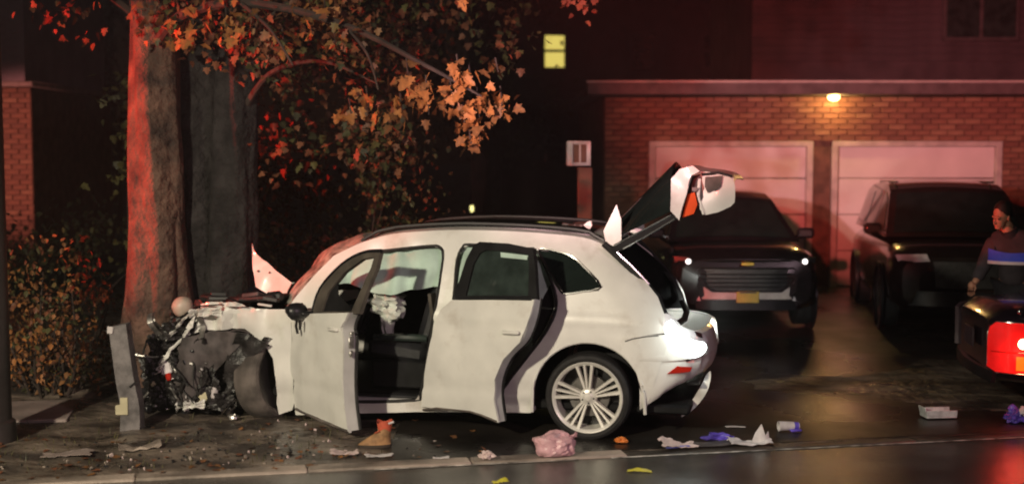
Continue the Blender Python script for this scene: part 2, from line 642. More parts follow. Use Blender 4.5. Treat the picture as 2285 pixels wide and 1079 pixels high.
# thin pale line along the road edge
el = MB()
for i in range(-30, 46):
    x0, x1 = i * 0.25 - 0.9 + 0.9, i * 0.25 + 0.25
    if x0 < -1.0 or nz(i * 0.7, 2.2) > 0.45:
        continue
    w0 = 0.030 + 0.010 * nz(i, 5)
    el.add([(x0, ky(x0) - 0.035, -0.0075), (x1, ky(x1) - 0.035, -0.0075), (x1, ky(x1) - 0.035 + w0, -0.0075), (x0, ky(x0) - 0.035 + w0, -0.0075)], [(0, 1, 2, 3)])
tag(el.build('edge_line', 'white_line', None, False), kind='structure')


# ------------------------------------------------------------------ the wrecked car
# outlines in metres: u forward from the rear axle, z up (side view); door outlines: distance from the hinge, z
T = {
    'side': [(2.57, 0.971), (2.499, 1.076), (2.358, 1.252), (2.199, 1.421), (2.03, 1.505), (1.935, 1.543), (1.686, 1.61), (1.221, 1.645), (0.837, 1.646), (0.458, 1.633), (0.086, 1.602), (-0.095, 1.546), (-0.178, 1.475), (-0.3, 1.381), (-0.43, 1.262), (-0.536, 1.138), (-0.595, 1.012), (-0.63, 0.871), (-0.458, 0.853), (-0.264, 0.812), (-0.182, 0.759), (-0.067, 0.781), (0.042, 0.781), (0.179, 0.747), (0.296, 0.674), (0.388, 0.562), (0.435, 0.432), (0.46, 0.298), (0.472, 0.183), (0.79, 0.172), (1.441, 0.146), (1.951, 0.108), (2.513, 0.07), (2.531, 0.242), (2.506, 0.558), (2.524, 0.86)],
    'front_ap': [(2.33, 0.977), (2.26, 1.162), (2.125, 1.32), (1.922, 1.44), (1.709, 1.473), (1.362, 1.512), (1.275, 1.502), (1.242, 1.445), (1.245, 1.294), (1.262, 1.078), (1.299, 0.823), (1.346, 0.525), (1.403, 0.294), (1.46, 0.239), (1.95, 0.203), (2.39, 0.198), (2.411, 0.369), (2.396, 0.713)],
    'rear_ap': [(1.122, 1.088), (1.119, 1.404), (1.083, 1.505), (1.016, 1.528), (0.578, 1.503), (0.457, 1.487), (0.338, 1.295), (0.273, 1.137), (0.266, 1.015), (0.341, 0.846), (0.48, 0.66), (0.647, 0.442), (0.747, 0.305), (0.826, 0.269), (1.228, 0.249), (1.212, 0.605), (1.146, 0.937)],
    'qwin': [(0.447, 1.501), (0.298, 1.49), (0.166, 1.453), (0.069, 1.381), (-0.094, 1.216), (0.056, 1.178), (0.194, 1.157), (0.24, 1.191), (0.353, 1.347)],
    'fender': [(3.419, 0.983), (3.236, 1.019), (3.064, 0.983), (2.855, 0.971), (2.732, 0.966), (2.57, 0.971), (2.517, 0.879), (2.506, 0.558), (2.511, 0.243), (2.553, 0.107), (2.676, 0.062), (2.695, 0.158), (2.68, 0.358), (2.705, 0.55), (2.76, 0.644), (2.85, 0.71), (2.972, 0.79), (3.098, 0.785), (3.226, 0.769), (3.377, 0.755), (3.522, 0.717), (3.463, 0.829), (3.401, 0.907)],
    'bumper_side': [(-0.182, 0.759), (-0.264, 0.812), (-0.458, 0.853), (-0.657, 0.859), (-0.457, 0.233), (-0.44, 0.377), (-0.39, 0.556), (-0.3, 0.678)],
    'flap': [(3.165, 1.474), (3.131, 1.406), (2.962, 1.277), (2.751, 1.134), (2.795, 1.021), (2.965, 1.029), (3.085, 1.094), (3.134, 1.254)],
    'wind': [(2.859, 0.983), (2.793, 1.102), (2.641, 1.271), (2.49, 1.442), (2.321, 1.517), (2.173, 1.57), (2.098, 1.54)],
    'fskin': [(-0.029, 0.802), (0.072, 0.914), (0.258, 0.966), (0.886, 1.035), (0.791, 0.908), (0.816, 0.803), (0.797, 0.515), (0.807, 0.3), (0.864, 0.076), (0.457, 0.095), (0.031, 0.124), (-0.042, 0.246), (-0.066, 0.549)],
    'fframe_out': [(0.258, 0.963), (0.321, 1.172), (0.587, 1.385), (0.861, 1.495), (1.115, 1.525), (1.101, 1.392), (1.02, 1.212), (0.972, 1.032)],
    'fframe_in': [(0.418, 0.997), (0.464, 1.158), (0.655, 1.332), (0.88, 1.447), (1.044, 1.475), (1.023, 1.387), (0.949, 1.241), (0.853, 1.039)],
    'rskin': [(0.153, 1.019), (0.273, 1.108), (1.095, 1.166), (1.06, 1.011), (0.974, 0.83), (0.815, 0.682), (0.725, 0.513), (0.707, 0.35), (0.743, 0.169), (0.574, 0.205), (0.458, 0.219), (0.1, 0.2), (-0.072, 0.197), (-0.031, 0.411), (0.059, 0.754)],
    'rframe_out': [(0.263, 1.107), (0.331, 1.429), (0.388, 1.547), (0.444, 1.574), (0.735, 1.573), (0.982, 1.545), (1.034, 1.396), (1.095, 1.166)],
    'rframe_in': [(0.386, 1.145), (0.415, 1.398), (0.462, 1.486), (0.517, 1.51), (0.735, 1.513), (0.947, 1.499), (0.973, 1.393), (1.008, 1.187)],
    'tg_strip': [(-0.154, 1.528), (-0.398, 1.668), (-0.646, 1.806), (-0.696, 1.768), (-0.434, 1.611), (-0.291, 1.527), (-0.19, 1.485)],
    'tg_side': [(-0.642, 2.076), (-0.712, 2.161), (-0.803, 2.172), (-0.862, 2.13), (-0.803, 2.105), (-0.752, 1.936), (-0.705, 1.755), (-0.63, 1.828)],
    'tg_lamp': [(-0.795, 2.1), (-0.861, 2.118), (-0.881, 1.935), (-0.819, 1.799), (-0.702, 1.762), (-0.747, 1.934)],
    'tg_low': [(-0.874, 2.104), (-1.059, 2.119), (-1.119, 2.094), (-1.131, 1.936), (-1.097, 1.865), (-0.902, 1.796), (-0.851, 1.898), (-0.892, 2.005)],
    'fin': [(-0.196, 1.869), (-0.236, 1.751), (-0.241, 1.589), (-0.187, 1.534), (-0.114, 1.566), (-0.095, 1.659)],
    'tail': [(-0.581, 1.013), (-0.656, 0.993), (-0.727, 0.923), (-0.794, 0.884), (-0.873, 0.843), (-0.917, 0.759), (-0.859, 0.673), (-0.731, 0.766), (-0.665, 0.753), (-0.613, 0.861)],
    'reflector': [(-0.633, 0.547), (-0.706, 0.604), (-0.813, 0.583), (-0.798, 0.549)],
    'wheel_flap': [(2.993, 0.777), (2.829, 0.729), (2.711, 0.672), (2.81, 0.604), (2.902, 0.543), (3.001, 0.404), (3.087, 0.256), (3.113, 0.418), (3.08, 0.613)],
    'liner_out': [(3.522, 0.702), (3.355, 0.74), (3.098, 0.777), (2.923, 0.753), (3.017, 0.615), (3.188, 0.473), (3.351, 0.326), (3.437, 0.139), (3.593, 0.137), (3.644, 0.266), (3.571, 0.493)],
    'hot': [(-0.605, 0.913), (-0.651, 0.97), (-0.702, 0.915), (-0.746, 0.854), (-0.821, 0.797), (-0.888, 0.765), (-0.911, 0.706), (-0.874, 0.661), (-0.797, 0.658), (-0.715, 0.696), (-0.655, 0.771)],
    'hang': [(-0.941, 0.501), (-0.924, 0.371), (-0.853, 0.246), (-0.762, 0.16), (-0.704, 0.128), (-0.744, 0.204), (-0.809, 0.293), (-0.866, 0.395), (-0.905, 0.478)],
}



def vside(u, z):
    """inset of the body side from the widest plane"""
    if z < 0.45:
        v = 0.05 * min(1, (0.45 - z) / 0.2) ** 2
    elif z < 0.8:
        v = 0.0
    elif z < 1.02:
        v = 0.03 * ((z - 0.8) / 0.22) ** 1.5
    else:
        v = 0.03 + (z - 1.02) * 0.30 + 0.08 * max(0, z - 1.3)
    ue = -0.95 if z < 0.9 else -0.95 + 0.62 * (z - 0.9) / 0.7
    st = ue + 0.62
    if u < st:
        r = min(1.0, (st - u) / 0.62)
        n = 2.8
        v = v + (0.9 - v) * (1 - max(0, (1 - r ** n)) ** (1 / n))
    if u > 2.75:
        v += 0.06 * (u - 2.75) ** 2
    return v


CW = 1.86                       # car width


def crease(u, z):
    return 0.012 * math.exp(-((z - 0.95 - 0.02 * math.sin(u * 1.5)) / 0.035) ** 2) - 0.012 * math.exp(-((z - 0.40) / 0.06) ** 2)


def near(u, z, off=0.0):
    # a soft crease along the shoulder and dents
    d = vside(u, z) + off + 0.006 * nz(u * 2.3, z * 2.3, 4) - crease(u, z)
    return (u, -d, z)


def far(u, z, off=0.0):
    return (u, -(CW - vside(u, z) - off), z)


wreck = thing('crashed_car', 'white crashed car with crumpled front, open doors and raised tailgate against the tree', 'car',
              (0.603, 10.02, 0.0), rad(167))


def wp(mb, name, m, parent=wreck, smooth=True, ang=38):
    return mb.build(name, m, parent, smooth, ang)


SIDE = T['side']
arch = [p for p in SIDE]
WC, WR = (0.0, 0.34), 0.445
# near body side with its three openings
wp(MB().panel(SIDE, near, [T['front_ap'], T['rear_ap'], T['qwin']], -0.05, 0.045), 'body_side', 'white_paint')
# far body side: shut doors, window openings only
fwin = [(2.2, 1.02), (2.05, 1.30), (1.85, 1.42), (1.30, 1.49), (1.28, 1.08)]
rwin = [(1.14, 1.09), (1.12, 1.48), (0.62, 1.48), (0.45, 1.43), (0.33, 1.12)]
fside = [p for p in SIDE if True]
wp(MB().panel(fside, lambda u, z: far(u, z), [fwin, rwin, T['qwin']], 0.05, 0.11), 'body_side', 'white_paint')
wp(MB().panel(fside, lambda u, z: far(u, z, 0.075), [fwin, rwin, T['qwin']], 0.004, 0.2), 'side_lining', 'interior_black')
wp(MB().panel([p for p in SIDE if p[0] < 0.5], lambda u, z: near(u, z, 0.07), [T['qwin']], 0.004, 0.2), 'side_lining', 'interior_black')
for w_ in (fwin, rwin, T['qwin']):
    wp(MB().panel(w_, lambda u, z: far(u, z, 0.03), (), 0.006, 0.2), 'side_window', 'dark_glass')
# black seals round the door openings
for ap in (T['front_ap'], T['rear_ap']):
    lp = curve(ap, 3, True)
    wp(MB().tube([near(u, z, 0.012) for u, z in lp], 0.017, 6, close=True), 'door_seal', 'black_rubber')
# rear jamb face inside the rear opening
jam = curve(T['rear_ap'][4:14], 4)
wp(MB().grid(lambda a, b: near(jam[int(a * (len(jam) - 1))][0] + 0.10 * b, jam[int(a * (len(jam) - 1))][1], 0.03 + 0.16 * b), len(jam) - 1, 4, 0.01), 'door_jamb', 'white_inner')
# quarter window
q = wp(MB().panel(T['qwin'], lambda u, z: near(u, z, 0.02), (), -0.006, 0.12), 'quarter_window', 'dark_glass')
wp(MB().tube([near(u, z, -0.003) for u, z in curve(T['qwin'], 3, True)], 0.010, 6, close=True), 'window_trim', 'chrome', q)
# the arch lip and the dark inner arch
al = [(-0.46 + 0.0, 0.22)] + [(WR * math.cos(t) * 1.02, WC[1] + WR * math.sin(t)) for t in [rad(180 - i * 7.5) for i in range(1, 24)]] + [(0.455, 0.2)]
for s_ in (0, 1):
    def AF(a, b):
        i = min(len(al) - 1, int(a * (len(al) - 1) + 0.5))
        u, z = al[i]
        y = -(0.02 + 0.34 * b)
        return (u, y if s_ == 0 else -CW - y, z)
    wp(MB().grid(AF, len(al) - 1, 3, 0.0), 'wheel_arch', 'black_trim')
wp(MB().tube([(u, -0.012, z) for u, z in al], 0.014, 6), 'arch_lip', 'white_paint')

# rear bumper: one skin from corner to corner


def plan(t, zz, ue=-0.95):
    """t 0..1 from the near arch round the back to the far arch"""
    s_ = abs(2 * t - 1)
    n = 2.8
    # half outline as a superellipse: side at s=1, middle at s=0
    a = (1 - s_) * math.pi / 2
    uu = -0.33 + (ue + 0.33) * abs(math.sin(a)) ** (2 / n)
    vv = 0.93 * (1 - abs(math.cos(a)) ** (2 / n))
    return uu, (vv if t < 0.5 else CW - vv)


def bump_z(zz):
    return {0: 0.05, 1: 0.0}.get(zz, 0)


bz = [0.86, 0.84, 0.74, 0.66, 0.645, 0.60, 0.50, 0.38, 0.30, 0.25]
bo = [0.05, 0.015, 0.0, -0.012, 0.004, 0.0, 0.004, 0.02, 0.05, 0.09]


def bumper(a, b):
    k = b * (len(bz) - 1)
    i = min(len(bz) - 2, int(k))
    z = bz[i] + (bz[i + 1] - bz[i]) * (k - i)
    of = bo[i] + (bo[i + 1] - bo[i]) * (k - i)
    u, v = plan(0.02 + 0.96 * a, z)
    s_ = abs(2 * a - 1)
    tuck = of * (1 if s_ < 0.8 else 0.8)
    u2 = u + tuck * (1 - s_ ** 6)
    v2 = v + (tuck * 0.5 if a < 0.5 else -tuck * 0.5) * s_
    zz = z - 0.02 * s_ * (1 - b) + 0.22 * (1 - s_ ** 3) * max(0, (0.62 - z) / 0.37)
    # dents from the shunt at the near corner
    k2 = max(0, 1 - abs(a - 0.3) / 0.16)
    u2 += 0.03 * k2 * nz(a * 22, b * 5, 3) + 0.012 * k2
    return (u2, -v2, zz)


bp = wp(MB().grid(bumper, 60, 18, -0.012), 'rear_bumper', 'white_paint')
wp(MB().panel(T['bumper_side'], lambda u, z: near(u, z, -0.002), (), -0.014, 0.06), 'bumper_corner', 'white_paint')
wp(MB().panel(T['reflector'], lambda u, z: near(u, z, -0.008), (), -0.02, 0.05), 'reflector', 'red_lens', bp)
wp(MB().panel([(-0.76, 0.66), (-0.86, 0.72), (-0.87, 0.69), (-0.78, 0.63)], lambda u, z: near(u, z, -0.01), (), -0.02, 0.05), 'bumper_slot', 'black_trim', bp)
# trim torn off the bumper, hanging down
hg = curve(T['hang'], 3, True)
wp(MB().panel(hg, lambda u, z: (u, -(0.45 + 0.02 * math.sin(z * 30)), z), (), -0.01, 0.05), 'hanging_trim', 'white_paint', bp)
wp(MB().grid(lambda a, b: (-0.86 + 0.1 * b, -(0.3 + 1.3 * a), 0.44 + 0.02 * nz(a * 5, b)), 10, 2, 0.02), 'bumper_underside', 'black_trim', bp)

# lit rear lamp at the near corner
tl = wp(MB().panel(curve(T['tail'], 2, True), lambda u, z: near(u, z, 0.0 if u > -0.8 else -0.01), (), -0.03, 0.04), 'tail_lamp', 'head_lens')
hot = T['hot']
wp(MB().panel(curve(hot, 2, True), lambda u, z: near(u, z, -0.014), (), -0.014, 0.04), 'lit_lens', 'lit_white', tl)
lk = lamp('tail_lamp_light', 'POINT', (0, 0, 0), 4.5, (0.88, 1.0, 0.95), None, 0.05)
lk.parent = tl
lk.location = (-0.84, 0.06, 0.90)
lk2 = lamp('reverse_lamp_beam', 'SPOT', (1.72, 10.62, 0.84), 260, (0.95, 1.0, 0.92), (2.25, 15.0, 0.55), 0.05, 60, 0.8)

# rear end inside: load bay frame, floor, sill plates
wp(MB().tube([(-0.10, -0.16, 1.56), (-0.30, -0.20, 1.37), (-0.52, -0.26, 1.13), (-0.60, -0.30, 0.95), (-0.66, -0.5, 0.88), (-0.68, -0.93, 0.87), (-0.66, -CW + 0.5, 0.88),
                (-0.60, -CW + 0.30, 0.95), (-0.52, -CW + 0.26, 1.13), (-0.30, -CW + 0.20, 1.37), (-0.10, -CW + 0.16, 1.56)], 0.028, 8), 'tailgate_seal', 'black_rubber')
wp(MB().tube([(-0.20, -0.14, 1.50), (-0.33, -0.175, 1.375), (-0.46, -0.21, 1.235)], 0.008, 6), 'seal_highlight', 'chrome')  # chrome line put in as the silver highlight on the tailgate seal
wp(MB().box((1.0, -CW / 2, 0.24), (3.6, CW - 0.26, 0.08), None, 0.02), 'floor_pan', 'interior_black')
wp(MB().box((-0.25, -CW / 2, 0.55), (0.8, CW - 0.7, 0.30), None, 0.02), 'load_floor', 'interior_black')
wp(MB().box((1.5, -0.12, 0.21), (2.1, 0.10, 0.06), None, 0.015), 'sill_plate', 'white_inner')
wp(MB().box((1.75, -0.16, 0.255), (0.75, 0.08, 0.02), None, 0.006), 'sill_trim', 'seat_leather')
wp(MB().grid(lambda a, b: (1.37 - 0.11 * (1 - a) * 1.0 + 0.06 * a * a * 0 - 0.02 * b, -(0.14 + 0.07 * b), 0.26 + 0.86 * a), 8, 3, 0.03), 'pillar_trim', 'seat_brown')

# roof
RT = [p for p in SIDE if p[1] > 1.50 and p[0] > -0.12]
RT = sorted(RT, key=lambda p: p[0])
RC = curve(RT, 5)


def roof(a, b):
    u, z = RC[min(len(RC) - 1, int(a * (len(RC) - 1) + 0.5))]
    v0 = vside(max(u, 0.2), z)
    v = v0 + (CW - 2 * v0) * b
    s_ = 1 - (2 * b - 1) ** 2
    cr = 0.050 * s_ ** 0.9
    uu = u + (0.10 * s_ if a > 0.9 else 0) - (0.08 * s_ if a < 0.08 else 0)
    return (uu, -v, z + cr * min(1, 3 * (1 - a) + 0.45))


rf = wp(MB().grid(roof, len(RC) - 1, 22, -0.03), 'roof', 'white_paint')


def sunroof(a, b):
    p = roof(0.10 + 0.76 * a, 0.08 + 0.84 * b)
    return (p[0], p[1], p[2] + 0.007)


wp(MB().grid(sunroof, len(RC) - 1, 16, -0.008), 'glass_roof', 'dark_glass', rf)
for bb in (0.045, 0.955):
    pts = []
    for i in range(21):
        p = roof(0.04 + 0.86 * i / 20, bb)
        k = min(1, i / 2, (20 - i) / 2)
        pts.append((p[0], p[1], p[2] + 0.008 + 0.030 * k))
    wp(MB().tube(pts, 0.017, 6), 'roof_rail', 'black_trim', rf)
fn_ = MB()
fn_.panel([(0.27, 1.640), (0.10, 1.630), (0.115, 1.705), (0.14, 1.700), (0.18, 1.668)], lambda u, z: (u, -0.87, z), (), 0.05, 0.06)
wp(fn_, 'antenna_fin', 'white_paint', rf)
# crumpled header and windshield
WS = curve(T['wind'], 4)


def wind(a, b):
    u, z = WS[int(a * (len(WS) - 1) + 0.5)]
    # side curves back to the pillar, the middle bulges forward
    sd = abs(2 * b - 1)
    v0 = vside(u - 0.35, z)
    v = v0 + 0.02 + (CW - 2 * v0 - 0.04) * b
    uu = u - 0.34 * sd ** 2.2
    w = 0.03 * nz(a * 5, b * 9, 2)
    return (uu + w, -v, z - 0.015 * sd + 0.02 * nz(a * 7, b * 7, 9))


wp(MB().grid(wind, len(WS) - 1, 24, 0.008), 'windshield', 'smashed_glass', wreck, True, 25)
# hood: crumpled sheet with the piece folded up at the near rear corner
wp(MB().panel(T['flap'], lambda u, z: (u, -(0.55 + 0.25 * (z - 1.05) + 0.04 * nz(u * 8, z * 8)), z), (), 0.014, 0.06), 'hood_flap', 'white_paint')
wp(MB().ball((3.075, -0.575, 1.235), (0.012, 0.012, 0.012), 0, 0, 1), 'flap_hole', 'black_trim')
wp(MB().ball((2.965, -0.57, 1.225), (0.010, 0.012, 0.010), 0, 0, 1), 'flap_hole', 'black_trim')


def hood(a, b):
    u = 2.72 + 0.95 * a
    v = 0.32 + 1.22 * b
    z = 0.98 + 0.10 * math.sin(a * 9 + b * 4) * (0.4 + a) + 0.10 * nz(a * 4, b * 4, 7) - 0.22 * a * a
    return (u - 0.12 * math.sin(b * 7) * a, -v, z)


wp(MB().grid(hood, 22, 22, 0.006), 'hood', 'dark_paint_blue', wreck, True, 20)
# near front fender, wrinkled
FE = T['fender']


def fend(u, z):
    k = min(1, max(0, (u - 2.6) / 0.5))
    d = vside(u, z) + 0.02 + k * (0.055 * nz(u * 9, z * 6, 3) + 0.03 * abs(nz(u * 15, z * 11, 8)) + 0.02 * math.sin(u * 26 + z * 12) + 0.05 * (u - 2.6))
    return (u, -d, z + k * 0.012 * nz(u * 20, z * 20, 1))


wp(MB().panel(FE, fend, (), -0.012, 0.04), 'front_fender', 'white_paint', wreck, True, 24)
wp(MB().panel([(p[0], p[1]) for p in FE], lambda u, z: (u, -(CW - 0.05 - 0.1 * (u - 2.5)), z), (), 0.012, 0.1), 'front_fender', 'white_paint')
wp(MB().tube([(2.53, -0.018, 0.93), (2.515, -0.01, 0.7), (2.51, -0.015, 0.45), (2.52, -0.03, 0.26)], 0.007, 5), 'door_gap', 'black_trim')

# ---- doors


def door_local(parent_u, phi, name):
    d = empty(name, wreck, (parent_u, 0, 0), (0, 0, -rad(phi)))
    return d


# local door frame: x forward of the hinge is +, so outlines use x = -d ; outer skin at y = 0
def dfn(off, bulge=0.03, tumble=0.0):
    def f(d, z):
        y = -off + bulge * (1 - ((z - 0.62) / 0.5) ** 2)
        if z > 1.02:
            y -= (z - 1.02) * tumble
        return (-d, y, z)
    return f


fd = door_local(2.50, 38, 'front_door')
wp(MB().panel(T['fskin'], lambda d, z: (-d, 0.02 * (1 - ((z - 0.62) / 0.5) ** 2) + 0.012 * nz(d * 3, z * 3) - 0.01 * max(0, 1 - d / 0.15) + crease(d, z + 0.04), z), (), 0.02, 0.04), 'door_skin', 'white_paint', fd)
wp(MB().panel([(p[0] * 0.97 + 0.005, p[1] * 0.96 + 0.03) for p in T['fskin']], lambda d, z: (-d, -0.075 - 0.03 * (1 - abs(z - 0.6)), z), (), 0.03, 0.12), 'door_lining', 'interior_black', fd)
# rear edge of the door with latch
ed = curve([(0.875, 1.03), (0.80, 0.91), (0.822, 0.80), (0.80, 0.515), (0.812, 0.30), (0.86, 0.09)], 5)
wp(MB().grid(lambda a, b: (-ed[int(a * (len(ed) - 1) + .5)][0] - 0.006, 0.012 - 0.10 * b, ed[int(a * (len(ed) - 1) + .5)][1]), len(ed) - 1, 3, 0.004), 'door_edge', 'white_inner', fd)
wp(MB().tube([(-p[0] - 0.012, -0.10, p[1]) for p in ed], 0.014, 6), 'edge_seal', 'black_rubber', fd)
lt = MB()
lt.box((-0.835, -0.045, 0.79), (0.012, 0.045, 0.09), None, 0.004).box((-0.842, -0.04, 0.70), (0.014, 0.03, 0.05), None, 0.004).box((-0.842, -0.05, 0.86), (0.014, 0.035, 0.03), None, 0.004)
wp(lt, 'latch', 'steel_scrap', fd)
FT = lambda d, z: (-d, -0.02 - max(0, z - 0.97) * 0.22, z)
wp(MB().panel(T['fframe_out'], FT, [T['fframe_in']], 0.035, 0.06), 'window_frame', 'seat_brown', fd)
ff_ = curve(T['fframe_out'][0:5], 4)
wp(MB().tube([(-d - 0.0, -0.03 - max(0, z - 0.97) * 0.22, z) for d, z in ff_], 0.018, 6), 'frame_seal', 'black_trim', fd)
wp(MB().panel([(0.42, 0.99), (0.46, 1.155), (0.56, 1.245), (0.60, 1.15), (0.72, 1.10), (0.86, 1.03)], lambda d, z: (-d, -0.035 - max(0, z - 0.97) * 0.22 + 0.004 * nz(d * 30, z * 30), z), (), 0.004, 0.08),
   'broken_glass', 'interior_black', fd)
mr_ = MB()
mr_.ball((-0.20, 0.085, 0.985), (0.075, 0.10, 0.075), 0.25, 3, 2)
mr_.box((-0.26, 0.02, 0.97), (0.06, 0.12, 0.04), None, 0.012)
mr_.tube([(-0.22, 0.09, 0.93), (-0.18, 0.08, 0.86), (-0.20, 0.075, 0.80)], 0.012, 5)
mr_.tube([(-0.26, 0.09, 0.92), (-0.25, 0.085, 0.84)], 0.010, 5)
wp(mr_, 'side_mirror', 'black_trim', fd)

rd = door_local(1.33, 25, 'rear_door')
rsk = wp(MB().panel(T['rskin'], lambda d, z: (-d, 0.03 * (1 - ((z - 0.65) / 0.5) ** 2) + 0.006 * nz(d * 2, z * 2, 6) + crease(d, z - 0.06 * d + 0.02), z), (), 0.02, 0.04), 'door_skin', 'white_paint', rd)
wp(MB().panel([(p[0] * 0.96 + 0.012, p[1] * 0.96 + 0.03) for p in T['rskin']], lambda d, z: (-d, -0.085 - 0.03 * (1 - abs(z - 0.6)), z), (), 0.03, 0.12), 'door_lining', 'interior_black', rd)
er = curve(T['rskin'][2:9], 5)
wp(MB().grid(lambda a, b: (-er[int(a * (len(er) - 1) + .5)][0] + 0.004, 0.0 - 0.10 * b, er[int(a * (len(er) - 1) + .5)][1]), len(er) - 1, 3, 0.004), 'door_edge', 'white_inner', rd)
wp(MB().tube([(-p[0] + 0.012, -0.10, p[1]) for p in er], 0.015, 6), 'edge_seal', 'black_rubber', rd)
RTf = lambda d, z: (-d, -0.015 - max(0, z - 1.10) * 0.26, z)
wp(MB().panel(T['rframe_out'], RTf, [T['rframe_in']], 0.04, 0.06), 'window_frame', 'interior_black', rd)
rg = wp(MB().panel(T['rframe_in'], lambda d, z: (-d, -0.035 - max(0, z - 1.10) * 0.26, z), (), 0.006, 0.1), 'window_glass', 'tint_glass', rd)
wp(MB().panel([(0.66, 1.500), (0.935, 1.488), (0.93, 1.455), (0.67, 1.462)], lambda d, z: (-d, -0.030 - max(0, z - 1.10) * 0.26, z), (), 0.004, 0.1), 'glass_edge', 'curtain_cloth', rg)
wp(MB().tube([(-0.28, 0.002, 1.115), (-0.7, 0.004, 1.146), (-1.07, 0.002, 1.168)], 0.010, 6), 'belt_moulding', 'black_trim', rd)
# mouldings at the foot of both doors
wp(MB().tube([(0.06, -0.01, 0.17), (-0.1, 0.0, 0.205), (-0.458, 0.0, 0.222), (-0.574, 0.0, 0.208), (-0.73, 0.0, 0.175)], 0.010, 6), 'foot_moulding', 'grey_rubber', rd)
wp(MB().tube([(-0.02, 0.0, 0.135), (-0.25, 0.0, 0.118), (-0.457, 0.0, 0.102), (-0.85, 0.0, 0.085)], 0.012, 6), 'foot_moulding', 'grey_rubber', fd)

# ---- tailgate, raised and twisted
tg = empty('tailgate', wreck)


def tgs(u, z):
    return (u, -0.16, z)


wp(MB().panel(T['tg_strip'], lambda u, z: (u, -0.17, z), (), 0.05, 0.05), 'side_rail', 'interior_black', tg)
wp(MB().tube([(-0.19, -0.115, 1.550), (-0.40, -0.115, 1.664), (-0.64, -0.115, 1.795)], 0.007, 5), 'rail_highlight', 'chrome', tg)  # chrome strips put in as the silver highlight along the rail
wp(MB().tube([(-0.26, -0.115, 1.525), (-0.43, -0.115, 1.618), (-0.67, -0.115, 1.765)], 0.006, 5), 'rail_highlight', 'chrome', tg)


def tglass(a, b):
    u0, z0 = -0.13, 1.585
    u1, z1 = -0.645, 1.835
    s_ = 1 - (2 * b - 1) ** 2
    u = u0 + (u1 - u0) * a - 0.0 * s_
    z = z0 + (z1 - z0) * a + 0.30 * s_ * (0.3 + 0.7 * a) + 0.14 * b * a
    return (u + 0.06 * s_, -(0.17 + 1.52 * b), z)


wp(MB().grid(tglass, 12, 16, 0.01), 'rear_window', 'dark_glass', tg)


def tshell(a, b):
    u0, z0 = -0.645, 1.835
    s_ = 1 - (2 * b - 1) ** 2
    c = curve([(-0.645, 1.83), (-0.70, 2.14), (-0.86, 2.14), (-1.06, 2.11), (-1.13, 2.05)], 4)
    u, z = c[int(a * (len(c) - 1) + 0.5)]
    return (u + 0.02 * s_, -(0.20 + 1.48 * b), z + 0.02 * s_)


wp(MB().grid(tshell, 16, 14, 0.012), 'lower_panel', 'white_paint', tg)
wp(MB().panel(T['tg_side'], lambda u, z: (u, -(0.155 + 0.03 * nz(u * 6, z * 6)), z), (), 0.05, 0.05), 'corner_panel', 'white_paint', tg)
wp(MB().panel(T['tg_lamp'], lambda u, z: (u, -0.21, z), (), 0.01, 0.05), 'lamp_recess', 'black_trim', tg)
wp(MB().panel([(-0.725, 1.775), (-0.815, 1.805), (-0.842, 1.88), (-0.82, 1.975), (-0.765, 1.96)], lambda u, z: (u, -0.195, z), (), 0.03, 0.05), 'tail_lens', 'orange_lens', tg)
wp(MB().panel([(-0.80, 1.985), (-0.83, 1.98), (-0.85, 2.01), (-0.80, 2.015)], lambda u, z: (u, -0.195, z), (), 0.03, 0.05), 'lamp_chrome', 'chrome', tg)
wp(MB().panel(curve(T['tg_low'], 2, True), lambda u, z: (u, -(0.225 + 0.02 * nz(u * 5, z * 5, 2)), z), (), 0.015, 0.05), 'lower_corner', 'white_paint', tg)
wp(MB().panel([(-0.90, 2.095), (-1.03, 2.105), (-1.02, 2.02), (-0.985, 1.985), (-0.96, 1.99), (-0.92, 1.97), (-0.895, 2.02)], lambda u, z: (u, -0.200, z), (), 0.012, 0.05), 'inner_recess', 'grey_rubber', tg)
wp(MB().tube([(-0.87, -0.205, 2.115), (-1.0, -0.205, 2.128), (-1.11, -0.205, 2.10)], 0.012, 6), 'edge_seal', 'black_rubber', tg)
wp(MB().tube([(-0.855, -0.205, 2.08), (-0.845, -0.205, 1.94), (-0.89, -0.205, 1.80)], 0.014, 6), 'lamp_edge', 'white_paint', tg)
wp(MB().panel(T['fin'], lambda u, z: (u, -(0.19 + 0.1 * (z - 1.53)), z), (), 0.03, 0.05), 'spoiler_end', 'white_paint', tg)
wp(MB().panel(T['fin'], lambda u, z: (u, -(CW - 0.19 - 0.1 * (z - 1.53)), z), (), 0.03, 0.05), 'spoiler_end', 'white_paint', tg)

# ---- wheels


